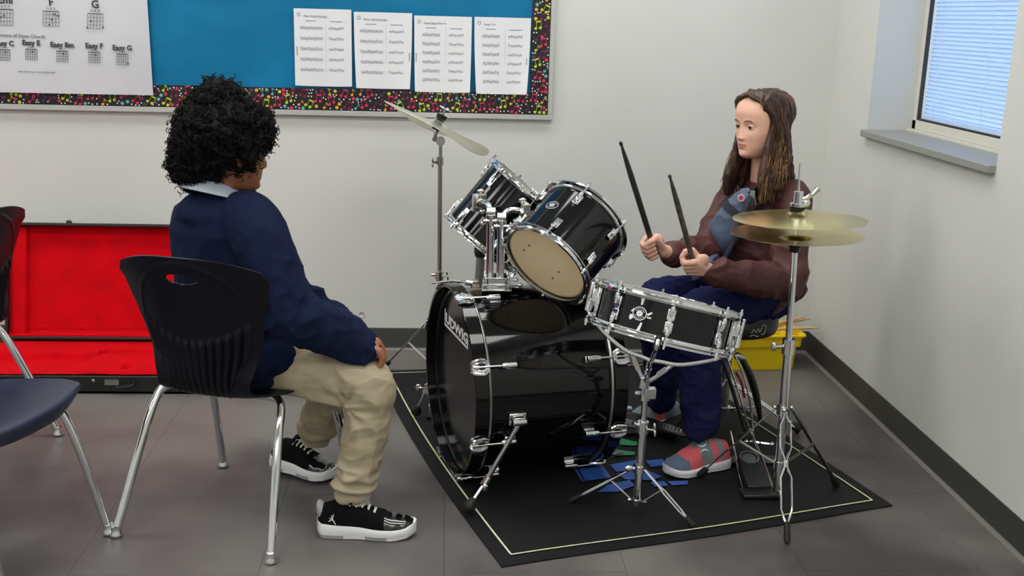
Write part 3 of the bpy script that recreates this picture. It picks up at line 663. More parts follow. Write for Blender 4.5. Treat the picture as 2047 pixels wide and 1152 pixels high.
for k, (sx, sy) in enumerate(((-.014, .012), (.016, -.006))):
    p0 = base + V((sx - .006, sy, .015)); top = base + V((sx - .006, sy, .205 - .012 * k))
    m = MB(); m.cyl(p0, top, .0118, seg=24); part('pipe', m, M['chrome'], mo)
    m = MB(); m.cyl(top - EZ * .012, top + EZ * .014, .0155, seg=20); m.ball(top + EZ * .022, .0145, 14, 10); m.cyl(top + V((-.022, -.01, .0)), top + V((.022, -.01, 0)), .005, seg=8); m.ball(top + V((.026, -.012, .001)), (.005, .007, .012), 8, 6); m.ball(top + V((-.026, -.008, -.012)), (.005, .006, .011), 8, 6)
    part('ratchet', m, M['chrome_worn'], mo)
    tgt = polar(TAC, FA, TAR - .012, 20, .11) if k else polar(TBC, fr(TBN), TBR - .012, 100, .10)
    tgt = at(1052, 424, 3.05) if k else at(958, 405, 3.16)
    j = top + EZ * .024
    m = MB(); m.tube(spline([j, j + (tgt - j) * .35 + EZ * .016, tgt], 6), .0085, 12); m.cyl(j + V((-.012, 0, 0)), j + V((.012, 0, 0)), .014, seg=16); part('arm', m, M['chrome'], mo)
    e = (tgt - j).normalized(); m = MB(); X3 = (e, e.cross(EZ).normalized(), e.cross(e.cross(EZ).normalized()))
    m.box(tgt, (.02, .04, .052), X3); m.cyl(tgt - e * .02, tgt + e * .006, .016, seg=16); m.cyl(tgt - e * .012, tgt - e * .012 + EZ * .034, .0045, seg=8); m.ball(tgt - e * .012 + EZ * .036, (.013, .004, .008), 8, 6); m.ball(tgt - e * .03 - EZ * .02, (.011, .005, .007), 8, 6); part('bracket', m, M['chrome_worn'], mo, bevel=.002)
m = MB()
for dx, dy, dz in ((.05, .0, .03), (.062, -.01, .018), (.055, .01, .006)): m.cyl(base + V((.03, dy, dz)), base + V((dx, dy, dz)), .004, seg=8); m.ball(base + V((dx + .006, dy, dz)), (.009, .006, .006), 8, 6)
part('wing_screw', m, M['chrome'], mo)

# --- snare
sn = thing('snare_drum', 'black and chrome snare drum tilted on its stand in front of the girl', 'drum', (.57, 2.65, .56))
SNC, SNN, SNR, SNL = V((.5505, 2.630, .5525)), V((.224, .180, .957)), .187, .1075
FS = add_drum(sn, SNC, SNN, SNR, SNL, [88 + 45 * k for k in range(8)], 'tomlac', 'coated', 'coated', .028, True)
m, on = badge(sn, SNC, FS, SNR - .0105, 108.5, .055, .0185, .92)
def pol(P): m.add([on(x, y) for x, y in P], [tuple(range(len(P)))])
pol([(-.006, .041), (.006, .041), (.0035, .030), (.0025, .0215), (-.0025, .0215), (-.003, .030)]); pol([(.001, -.042), (.010, -.042), (.013, -.022), (.009, -.0195)])
pol([(.018, .003), (.029, .011), (.032, .0075), (.022, -.001)]); pol([(.02, -.003), (.031, -.0025), (.031, -.0065), (.02, -.0065)]); pol([(-.024, .002), (-.017, .010), (-.014, .008), (-.021, -.001)]); pol([(-.024, -.006), (-.016, -.007), (-.014, -.014), (-.021, -.021), (-.025, -.015)])
part('badge', m, M['solewhite'], sn, label='round white maker badge with a cut star around it', flat=True)
for th, nm in ((55, 'strainer'), (203, 'butt_plate')):
    ra, tn = radial(FS, th); X3 = (ra, tn, FS[2]); m = MB(); P = polar(SNC, FS, SNR - .006, th, SNL * .5)
    m.box(P, (.010, .030, .074), X3); m.box(P + ra * .010 + FS[2] * .014, (.016, .024, .030), X3); m.cyl(P + ra * .018 - FS[2] * .03, P + ra * .018 + FS[2] * .004, .008, seg=12)
    m.box(P + ra * .022 + FS[2] * .022, (.006, .016, .05), X3); m.box(P + ra * .012 - FS[2] * .036, (.012, .026, .01), X3); part(nm, m, M['chrome'], sn, bevel=.002)

# ================================================================== STANDS
def seg_tube(mb, P, r, seg=10): mb.tube(P, r, seg)
def rubber_tip(parent, a, b, r=.0095):
    m = MB(); a, b = V(a), V(b); m.tube([a, a.lerp(b, .25), a.lerp(b, .5), a.lerp(b, .75), b], [r * .75, r, r * 1.0, r * 1.08, r * .95], 12); part('rubber_foot', m, M['rubber'], parent)
def wing(mb, c, d, s=.012):
    c, d = V(c), V(d).normalized(); mb.cyl(c, c + d * .02, .004, seg=8); a, b, _ = perp(d); mb.ball(c + d * .022 + b * s * .7, (.004, .004, s * .8), 8, 6, (a, d, b)); mb.ball(c + d * .022 - b * s * .7, (.004, .004, s * .8), 8, 6, (a, d, b))
# hi-hat stand
HX, HY = .962, 2.812
hh = thing('hi_hat_stand', 'chrome hi-hat stand at the mat\'s right with looped wire legs and pedal', 'cymbal stand', (HX, HY, 0))
m = MB(); m.cyl((HX, HY, .035), (HX - .006, HY, .478), .0122, seg=20); part('lower_tube', m, M['chrome'], hh)
m = MB(); m.cyl((HX - .006, HY, .47), (HX - .012, HY + .004, .752), .0092, seg=18); part('upper_tube', m, M['chrome'], hh)
m = MB(); m.cyl((HX - .006, HY, .452), (HX - .006, HY, .496), .0168, seg=18); m.cyl((HX - .006, HY, .474), (HX - .044, HY - .004, .474), .0052, seg=10); m.ball((HX - .048, HY - .004, .474), (.008, .006, .014), 10, 6); part('height_clamp', m, M['chrome'], hh)
m = MB(); m.cyl((HX - .012, HY + .004, .75), (HX - .018, HY + .006, .985), .0031, seg=10); part('pull_rod', m, M['chrome'], hh)
m = MB(); m.lathe([(0, 0), (.013, 0), (.014, .012), (.021, .020), (.022, .030), (0, .030)], (HX - .012, HY + .004, .742), EZ, 20); part('seat_cup', m, M['blackp'], hh)
cl_ = V((HX - .0145, HY + .005, .006))
m = MB(); m.cyl(cl_ + EZ * .868, cl_ + EZ * .902, .0125, seg=16); m.cyl(cl_ + EZ * .862, cl_ + EZ * .870, .021, seg=20); m.tube([cl_ + EZ * .880, cl_ + V((.02, -.004, .884)), cl_ + V((.04, -.006, .90)), cl_ + V((.05, -.006, .912))], [.006, .007, .006, .009], 10); m.ball(cl_ + V((.022, -.006, .872)), (.01, .006, .012), 10, 6); part('clutch', m, M['chrome'], hh)
m = MB(); m.lathe([(0, .862), (.021, .862), (.020, .845), (.015, .838), (0, .838)], cl_, EZ, 20); part('clutch_felt', m, M['felt'], hh)
def cym(name, label, C, n, R, dome, bell, mt_, t=.0011, flip=1, warp=None, grp=None):
    m = MB(); pr = []
    for k in range(15):
        s_ = k / 14; r = R * (1 - s_) ; 
        if r < .006: r = .006
        h = -dome * (r / R) ** 2 + (bell * .5 * (1 + math.cos(PI * min(1, r / (R * .24)))) if r < R * .24 else 0)
        pr.append((r, h))
    prof = [(r, flip * h) for r, h in pr] + [(r, flip * h - t) for r, h in pr[::-1]]
    m.lathe(prof, C, n, 80, close=True)
    if warp:
        F_ = perp(n); nn = V(n).normalized()
        m.v = [tuple(V(p) + nn * warp(V(p) - V(C), F_)) for p in m.v]
    return solo(name, m, M[mt_], label, 'cymbal', origin=C, group=grp, angle=50)
cym('hi_hat_cymbal', 'upper bronze hi-hat cymbal with the clutch on its bell', (.955, HY + .005, .8490), (-.030, .030, 1), .178, .016, .018, 'brass')
cym('hi_hat_cymbal', 'lower bronze hi-hat cymbal facing down beneath the upper one', (.952, HY + .005, .7790), (-.016, .020, 1), .178, .014, .018, 'brass', flip=-1)
# wire legs
def wire_leg(t, top, foot, side, r=.0034, wd=.0145):
    top, foot, side = V(top), V(foot), V(side).normalized()
    for s_ in (-1, 1):
        m = MB(); K = [(0, .25), (.05, .3), (.12, 1), (.33, 1), (.43, .22), (.50, .22), (.60, 1), (.88, 1), (1, .12)]
        m.tube([top.lerp(foot, k) + side * s_ * wd * q_ for k, q_ in K], r, 8); part('wire_leg', m, M['chrome'], t)
ft = V((.921, 2.590, .045)); wire_leg(hh, (HX - .004, HY - .018, .285), ft, (1, -.1, 0)); rubber_tip(hh, ft + EZ * .006, V((.9175, 2.562, .004)), .0085)
m = MB(); m.cyl((HX - .004, HY, .272), (HX - .004, HY, .296), .018, seg=18)
for dx, dy in ((.024, .002), (-.024, .004), (-.004, -.02)): m.ball((HX - .004 + dx, HY + dy, .292), .0062, 10, 6)
part('leg_collar', m, M['chrome'], hh)
for nm, foot in (('r', V((1.178, 2.915, 0))), ('l', V((.768, 2.952, .012)))):
    tp = V((HX + (.022 if nm == 'r' else -.024), HY + .004, .288)); d = foot - tp; sd = d.cross(EZ).normalized()
    end = tp.lerp(foot + EZ * .012, .90); m = MB(); u_ = (end - tp).normalized(); m.box(tp.lerp(end, .5), ((end - tp).length, .017, .004), (u_, sd, u_.cross(sd))); part('flat_leg', m, M['chrome_worn'], hh, label='flat leg with bright worn patches', bevel=.001)
    for k in (.16, .28, .62, .74) if nm == 'r' else (.2, .32, .7, .8):
        m = MB(); m.box(tp.lerp(end, k) - u_.cross(sd) * (.0024 if u_.cross(sd).z < 0 else -.0024), (.03, .0172, .0015), (u_, sd, u_.cross(sd))); part('rivet_plate', m, M['chrome'], hh)
    rubber_tip(hh, end, foot + EZ * .009, .0105)
    m = MB(); m.box((tp.lerp(end, .52) + V((HX, HY, .115))) / 2, ((tp.lerp(end, .52) - V((HX, HY, .115))).length, .010, .003), ((tp.lerp(end, .52) - V((HX, HY, .115))).normalized(), sd, EZ)); part('strut', m, M['chrome_worn'], hh)
m = MB(); m.cyl((HX, HY, .10), (HX, HY, .13), .017, seg=18); part('lower_collar', m, M['chrome'], hh)
# hi-hat pedal
m = MB(); m.box((.925, 2.842, .014), (.115, .05, .012)); part('heel_plate', m, M['blackp'], hh, bevel=.003)
a0, a1 = V((.925, 2.855, .028)), V((.925, 3.06, .085)); u_ = (a1 - a0).normalized(); nn = u_.cross(EX)
m = MB(); m.box(a0.lerp(a1, .5), (.072, (a1 - a0).length, .006), (EX, u_, -nn)); part('footboard', m, M['blackp'], hh, bevel=.003)
m = MB(); m.lathe([(.024, 0), (.030, 0), (.030, .004), (.024, .004)], a0.lerp(a1, .62) - nn * .004, -nn, 24, close=True); m.lathe([(0, 0), (.02, 0), (.02, .002), (0, .002)], a0.lerp(a1, .62) - nn * .003, -nn, 18); part('pedal_emblem', m, M['steel'], hh)
for sx in (-.045, .045): m = MB(); m.tube([(.925 + sx, 2.86, .016), (.925 + sx * .95, 2.95, .05), (.925 + sx * .7, 3.09, .11)], .0028, 8); part('pedal_rod', m, M['chrome'], hh)
m = MB(); m.box((.93, 3.09, .012), (.13, .05, .010)); m.box((.93, 3.09, .06), (.018, .014, .09)); part('pedal_frame', m, M['blackp'], hh, bevel=.002)
m = MB(); m.tube([at(1480, 885, 3.08), at(1510, 884, 3.1), at(1540, 888, 3.08)], .006, 8); m.ball(at(1543, 889, 3.07), .008, 10, 6); m.ball(at(1492, 884, 3.07), .008, 10, 6); part('pedal_axle', m, M['chrome'], hh)

# snare stand
SX, SY = .5415, 2.735
ss = thing('snare_stand', 'chrome snare stand with basket arms and double-wire tripod on the mat', 'drum stand', (SX, SY, 0))
m = MB(); m.cyl((SX - .002, SY, .040), (SX + .004, SY, .262), .0112, seg=20); part('lower_tube', m, M['chrome'], ss)
m = MB(); m.cyl((SX + .004, SY, .26), (SX + .002, SY - .012, .375), .0082, seg=16); part('upper_rod', m, M['chrome'], ss)
m = MB(); c = V((SX + .004, SY, .262)); m.cyl(c - EZ * .015, c + EZ * .018, .0158, seg=18); wing(m, c + V((.01, -.012, 0)), (.8, -.6, .1), .014); m.cyl(c, c + V((-.03, -.008, .016)), .006, seg=10); part('height_clamp', m, M['chrome'], ss)
c = V((SX + .002, SY - .01, .365)); m = MB(); m.cyl(c - EZ * .02, c + EZ * .02, .0145, seg=16); m.box(c + V((.012, -.008, .004)), (.03, .022, .03)); m.cyl(c + V((-.028, 0, 0)), c + V((.02, 0, 0)), .006, seg=10); part('tilter', m, M['chrome'], ss, bevel=.002)
hub = V((.545, 2.690, .470)); hub2 = V((.538, 2.708, .400)); m = MB(); m.cyl(hub2, hub, .0078, seg=14); m.cyl(hub2 - (hub - hub2) * .5, hub2, .006, seg=12); part('basket_post', m, M['chrome'], ss)
m = MB(); m.cyl(hub2 - V((.004, 0, .012)), hub2 + V((.0, 0, .014)), .0155, seg=16); part('basket_collar', m, M['chrome'], ss)
for k, th in enumerate((128, 245, 5)):
    ra, tn = radial(FS, th); e = SNC + ra * (SNR - .002) - FS[2] * .006; lip = e + FS[2] * .016 + ra * .006; low = hub + (e - hub) * .5 - FS[2] * .022
    e2 = e - FS[2] * .012 + ra * .006
    m = MB(); m.tube(spline([hub, hub + (low - hub) * .3, low, e2, lip], 5), .0056, 10); part('basket_arm', m, M['chrome'], ss)
    m = MB(); pm = hub.lerp(low, .75); m.tube([hub2, hub2 + (pm - hub2) * .35 - EZ * .004, pm], .0062, 10); m.box(hub2.lerp(pm, .6), (.03, .013, .012), ((pm - hub2).normalized(), (pm - hub2).cross(EZ).normalized(), (pm - hub2).cross((pm - hub2).cross(EZ)).normalized())); part('basket_strut', m, M['chrome'], ss)
    m = MB(); m.caps(e2.lerp(lip, .2), lip, .0085, .0085, 10); part('rubber_grip', m, M['rubber'], ss)
m = MB(); m.cyl((SX, SY, .130), (SX, SY, .150), .0165, seg=16); m.ball((SX - .03, SY - .004, .142), (.012, .006, .01), 10, 6); m.cyl((SX, SY, .142), (SX - .02, SY - .004, .142), .005, seg=8); part('leg_collar', m, M['chrome'], ss); m = MB(); m.cyl((SX - .002, SY, .034), (SX - .002, SY, .05), .0155, seg=16)
for dx, dy in ((-.022, .006), (.02, -.008), (.004, .022)): m.ball((SX + dx, SY + dy, .044), .006, 8, 6)
part('leg_collar', m, M['chrome'], ss)
for foot in (V((.362, 2.805, .010)), V((.683, 2.650, .010)), V((.585, 2.945, .010))):
    tp = V((SX, SY, .14)) + (V((foot.x, foot.y, 0)) - V((SX, SY, 0))).normalized() * .016; sd = (foot - tp).cross(EZ).normalized()
    for s_ in (-1, 1):
        K = [(0, .2), (.30, .25), (.40, .9), (.74, .9), (.86, .2)]; m = MB(); m.tube([tp.lerp(foot, k) + sd * s_ * .0085 * q_ for k, q_ in K], .003, 8); part('wire_leg', m, M['chrome'], ss)
    m = MB(); m.tube([V((SX, SY, .044)) + (foot - V((SX, SY, .01))).normalized() * .016, tp.lerp(foot, .36)], .0032, 8); part('strut', m, M['chrome_worn'], ss)
    rubber_tip(ss, tp.lerp(foot, .84), foot, .009)

# left crash cymbal on its stand
KX, KY = -.0205, 3.75
ks = thing('cymbal_stand', 'slim dark-chrome cymbal stand behind the bass drum, near the back wall', 'cymbal stand', (KX, KY, 0))
m = MB(); m.cyl((KX + .003, KY, .04), (KX + .001, KY, .44), .0125, seg=16); part('lower_tube', m, M['chrome_worn'], ks)
m = MB(); m.cyl((KX + .001, KY, .43), (KX - .001, KY, .853), .0085, seg=16); part('upper_tube', m, M['chrome_worn'], ks)
m = MB(); m.cyl((KX, KY, .425), (KX, KY, .452), .0165, seg=16); wing(m, (KX + .01, KY - .01, .438), (.8, -.5, .2)); m.ball((KX - .022, KY, .44), (.01, .006, .006), 8, 6); part('height_clamp', m, M['chrome'], ks)
m = MB(); m.cyl((KX - .002, KY, .836), (KX - .002, KY, .862), .0135, seg=16); wing(m, (KX - .008, KY - .01, .846), (-.8, -.5, .0)); part('height_clamp', m, M['chrome_worn'], ks)
m = MB(); m.cyl((KX, KY, .85), (KX, KY, .915), .0068, seg=14); m.cyl((KX, KY - .012, .918), (KX, KY + .012, .918), .0155, seg=18); m.tube([(KX, KY, .918), (KX - .022, KY, .922), (KX - .014, KY, .955), (KX - .009, KY, .985)], [.009, .009, .006, .004], 12); part('tilter', m, M['chrome_worn'], ks)
cn = V((.42, .085, .90)).normalized(); cc = at(876, 248, KY)
m = MB(); m.cyl(cc - cn * .022, cc - cn * .002, .014, seg=16); part('felt', m, M['felt'], ks, label='lower black felt')
m = MB(); m.lathe([(0, .018), (.0165, .018), (.019, .034), (0, .036)], cc, cn, 18); part('felt', m, M['felt'], ks, label='upper black felt')
m = MB(); m.cyl(cc + cn * -.03, cc + cn * .055, .003, seg=8); wing(m, cc + cn * .036, cn, .012); part('wing_nut', m, M['chrome'], ks)
def wrp(p, F_):
    d = p - V((0, 0, 0)); ex = d.x; ey = d.y
    s_ = math.sqrt(ex * ex + ey * ey); return .014 * (s_ / .2) ** 2 * math.sin(2 * math.atan2(ey, ex) + .6) + .010 * (s_ / .2) ** 3 * math.sin(3 * math.atan2(ey, ex))
cym('crash_cymbal', 'pale warped crash cymbal tilted before the notice board\'s lower edge', cc, cn, .200, .016, .018, 'pale_brass', t=.0014, warp=wrp)
m = MB(); m.cyl((KX + .003, KY, .30), (KX + .003, KY, .33), .018, seg=16); part('leg_collar', m, M['chrome_worn'], ks); m = MB(); m.cyl((KX + .003, KY, .06), (KX + .003, KY, .09), .017, seg=16); part('leg_collar', m, M['chrome_worn'], ks)
for foot in (V((-.232, 4.005, .006)), V((-.05, 3.44, .012)), V((.26, 3.92, .006))):
    tp = V((KX + .003, KY, .315)); mid = tp.lerp(foot, .55); m = MB(); m.tube([tp, foot.lerp(tp, .07)], .0055, 8, flat=.5); part('leg', m, M['chrome_worn'], ks)
    m = MB(); m.tube([V((KX + .003, KY, .075)), mid], .0042, 8, flat=.6); part('strut', m, M['chrome_worn'], ks); rubber_tip(ks, foot.lerp(tp, .10), foot, .009)
# grey post behind the kit
gp = thing('grey_post', 'short grey tapered post with a black cap behind the bass drum', 'post', (.10, 3.62, 0))
m = MB(); m.tube([(.10, 3.62, .002), (.112, 3.62, .30), (.122, 3.62, .545)], [.026, .018, .015], 20); part('tube', m, M['grime'], gp)
m = MB(); m.lathe([(0, -.01), (.017, -.01), (.021, .004), (.021, .020), (.014, .030), (0, .032)], (.120, 3.62, .548), EZ, 20); part('cap', m, M['rubber'], gp)
m = MB(); m.lathe([(0, 0), (.11, 0), (.115, .006), (.05, .018), (0, .02)], (.10, 3.62, .0), EZ, 24); part('foot_plate', m, M['rubber'], gp)

# bass pedal
bp = thing('bass_drum_pedal', 'chrome and black bass drum pedal clamped to the rear hoop', 'drum pedal', (.62, 3.33, .004))
hx = at(1210, 862, 3.33)
m = MB(); m.box((.655, 3.345, .012), (.24, .07, .007)); part('base_plate', m, M['blackp'], bp, bevel=.002)
u_ = V((.20, .015, -.052)).normalized(); sd = V((.07, -1, 0)).normalized(); p0 = V((.560, 3.335, .085)); p1 = V((.785, 3.275, .025))
u_ = (p1 - p0).normalized(); sd = u_.cross(EZ).normalized(); nn = sd.cross(u_)
m = MB(); m.prism([(0, -.024), (.10, -.032), ((p1 - p0).length, -.034), ((p1 - p0).length + .014, -.02), ((p1 - p0).length + .016, .02), ((p1 - p0).length, .034), (.10, .032), (0, .024)], p0, u_, sd, nn, .006); part('footboard', m, M['blackp'], bp, bevel=.002)
m = MB(); cE = p0 + u_ * ((p1 - p0).length - .045) + nn * .0066
N = 26; vs = []
for i in range(N):
    a = 2 * PI * i / N; vs += [cE + u_ * .042 * math.cos(a) + sd * .024 * math.sin(a), cE + u_ * .037 * math.cos(a) + sd * .020 * math.sin(a)]
m.add(vs, [(2 * i, 2 * i + 1, (2 * i + 3) % (2 * N), (2 * i + 2) % (2 * N)) for i in range(N)])
for k in range(5): m.box(cE + u_ * (-.024 + k * .012), (.004, .022, .001), (u_ + sd * .3, sd, nn))
part('oval_emblem', m, M['steel'], bp, label='bright oval emblem with raised strokes', flat=True)
m = MB(); m.tube(spline([at(1240, 853, 3.30), at(1200, 862, 3.28), at(1180, 862, 3.27), at(1178, 856, 3.27), at(1198, 853, 3.28)], 5), .0042, 8); m.box((.585, 3.33, .088), (.075, .024, .018)); part('hoop_clamp', m, M['chrome'], bp)
for sy in (3.30, 3.38): m = MB(); m.cyl((.575, sy, .012), (.575, sy, .175), .0065, seg=12); part('upright', m, M['chrome'], bp)
m = MB(); m.cyl((.575, 3.29, .172), (.575, 3.39, .172), .005, seg=10); m.cyl((.575, 3.345, .172), (.50, 3.345, .31), .004, seg=8); part('axle', m, M['chrome'], bp)
m = MB(); m.ball((.492, 3.345, .322), (.024, .024, .022), 16, 10); part('beater', m, M['felt'], bp)
m = MB(); m.cyl(at_z(1150, 918, .022), at_z(1245, 905, .020), .0045, seg=10); m.cyl(at_z(1160, 914, .024), at_z(1238, 903, .022), .003, seg=8); m.ball(at_z(1149, 917, .022), (.015, .013, .012), 14, 8); part('spring_rod', m, M['chrome_worn'], bp)

# drum throne
TX, TY = .957, 3.425
th_ = thing('drum_throne', 'low round black drum throne the girl sits on, white scribble on its side', 'stool', (TX, TY, 0))
m = MB(); m.lathe([(0, .345), (.135, .345), (.152, .350), (.158, .365), (.158, .402), (.148, .418), (.12, .428), (0, .432)], (TX, TY, 0), EZ, 64); part('seat_cushion', m, M['blackp'], th_)
m = MB(); th0 = math.radians(-72)
def onseat(x, z): a = th0 + x / .158; return V((TX + .1586 * math.cos(a), TY + .1586 * math.sin(a), .064 + z))
for P in ([(-.02, .31), (-.012, .322), (-.004, .312), (.004, .324), (.010, .312), (.018, .326)], [(.018, .33), (.030, .334), (.036, .325), (.030, .306), (.018, .302)], [(-.026, .300), (-.012, .304), (.0, .298), (.008, .300)]): m.tube(spline([onseat(*p) for p in P], 4), .0011, 5)
part('scribble', m, M['solewhite'], th_, label='white hand-drawn scribble')
m = MB(); m.cyl((TX, TY, .035), (TX, TY, .35), .0165, seg=24); part('post', m, M['chrome_worn'], th_); m = MB(); m.cyl((TX, TY, .28), (TX, TY, .346), .024, seg=24); part('collar', m, M['blackp'], th_)
m = MB(); m.cyl((TX, TY, .05), (TX, TY, .066), .022, seg=18); m.cyl((TX, TY, .15), (TX, TY, .166), .022, seg=18); part('leg_collar', m, M['chrome'], th_)
for a in (-18, 100, 215):
    a = math.radians(a); d = V((math.cos(a), math.sin(a), 0)); tp = V((TX, TY, .158)) + d * .02; foot = V((TX, TY, .012)) + d * .26
    for s_ in (-1, 1): m = MB(); o_ = d.cross(EZ) * .011 * s_; m.cyl(tp + o_, tp.lerp(foot, .92) + o_, .0042, seg=8); part('leg', m, M['chrome'], th_)
    m = MB(); m.cyl(V((TX, TY, .058)) + d * .02, tp.lerp(foot, .5), .004, seg=8); part('strut', m, M['chrome'], th_); rubber_tip(th_, tp.lerp(foot, .88), foot, .015)
# curved black two-rod arm stand behind the snare
cv = thing('curved_arm_stand', 'curved black two-rod stand arm between the snare and hi-hat stand', 'stand', (1.0, 3.12, 0))
A = [at(1452, 712, 3.10), at(1472, 770, 3.10), at(1490, 830, 3.10), at(1500, 862, 3.10)]
B = [at(1468, 708, 3.12), at(1488, 755, 3.12), at(1500, 812, 3.12), at(1506, 862, 3.12)]
D = [at(1480, 712, 3.15), at(1500, 752, 3.15), at(1514, 802, 3.15), at(1520, 842, 3.15)]
for P in (A, B): m = MB(); m.tube(spline(P, 6), .0032, 8); part('rod', m, M['chrome'], cv)
m = MB(); m.tube(spline(D, 8), [.010 + .012 * math.sin(PI * min(1, (k + 3) / 26)) for k in range(25)], 14, flat=.55); part('pad', m, M['blackp'], cv, label='thick black curved pad')
m = MB(); m.tube(spline([p + V((-.016, .006, 0)) for p in A], 6), .0062, 8); part('black_rail', m, M['blackp'], cv)
m = MB(); m.tube(spline([at(1471, 745, 3.125), at(1482, 765, 3.125), at(1488, 795, 3.125)], 4), .0065, 8, flat=.6); part('red_strip', m, M['magenta'] if 0 else M['wine'], cv)
m = MB(); m.tube([at(1503, 860, 3.10), at(1505, 874, 3.10), at(1508, 890, 3.09), V((1.005, 3.09, .010))], .006, 10); part('foot_rod', m, M['chrome'], cv)
m = MB(); m.caps(at(1474, 712, 3.13), at(1484, 716, 3.13), .012, .010, 12); part('end_cap', m, M['steel'], cv)
m = MB(); m.box((1.0, 3.10, .008), (.10, .06, .008)); part('foot_plate', m, M['blackp'], cv, bevel=.002)

# ================================================================== BIN + STICKS
bn = thing('storage_bin', 'bright yellow plastic storage bin on the floor by the back corner', 'bin', (1.25, 4.10, 0))
bx, by_, rz = 1.262, 4.095, math.radians(3)
Rz = Matrix.Rotation(rz, 4, 'Z'); Tb = Matrix.Translation((bx, by_, 0)) @ Rz
def rr(w_, d_, r, z, n=5):
    P = []
    for cx_, cy_, a0 in ((w_ - r, d_ - r, 0), (-w_ + r, d_ - r, 90), (-w_ + r, -d_ + r, 180), (w_ - r, -d_ + r, 270)):
        for k in range(n): a = math.radians(a0 + 90 * k / (n - 1)); P.append((cx_ + r * math.cos(a), cy_ + r * math.sin(a), z))
    return P
m = MB(); m.T = Tb
L_ = [rr(.132, .082, .02, .001), rr(.138, .088, .02, .10), rr(.150, .100, .02, .101), rr(.152, .102, .02, .142), rr(.165, .112, .024, .143), rr(.165, .112, .024, .149), rr(.148, .098, .02, .149), rr(.146, .096, .02, .143), rr(.134, .084, .02, .10), rr(.128, .078, .02, .006)]
vs = [p for q in L_ for p in q]; n_ = 20
fs = [(i * n_ + k, i * n_ + (k + 1) % n_, (i + 1) * n_ + (k + 1) % n_, (i + 1) * n_ + k) for i in range(len(L_) - 1) for k in range(n_)] + [tuple(range(n_))[::-1], tuple(range((len(L_) - 1) * n_, len(L_) * n_))]
m.add(vs, fs); part('tub', m, M['yellow'], bn)
m = MB(); m.T = Tb; m.prism([(-.09, 0), (.12, 0), (.10, .026), (-.06, .03)], (0, .108, .147), EX, EZ, -EY, .004); part('back_lip', m, M['yellow'], bn)
def stick(mb, a, b, r=.0068):
    a, b = V(a), V(b); L = (b - a).length; d = (b - a) / L
    mb.lathe([(0, 0), (r * .8, .0015), (r, .006), (r, L * .72), (r * .8, L * .85), (r * .42, L * .965), (r * .62, L * .975), (r * .62, L * .988), (r * .3, L * .999), (0, L)], a, d, 12)
for k, (a, b, lb_) in enumerate((((1.165, 4.03, .152), at(1607, 634, 4.10), 'upper of the crossed wooden drumsticks poking out of the yellow bin'), ((1.18, 4.06, .158), at(1620, 637, 4.13), 'wooden drumstick lying just behind the uppermost stick in the yellow bin'),
                             ((1.24, 4.05, .155), at(1638, 655, 4.06), 'wooden drumstick with a dark tip reaching furthest right from the yellow bin'), ((1.115, 3.985, .155), (1.41, 4.12, .165), 'wooden drumstick resting low along the yellow bin\'s front rim'))):
    m = MB(); stick(m, a, b); solo('drumstick', m, M['wood'], lb_, 'drumstick', origin=a, group='drumsticks in the yellow bin')

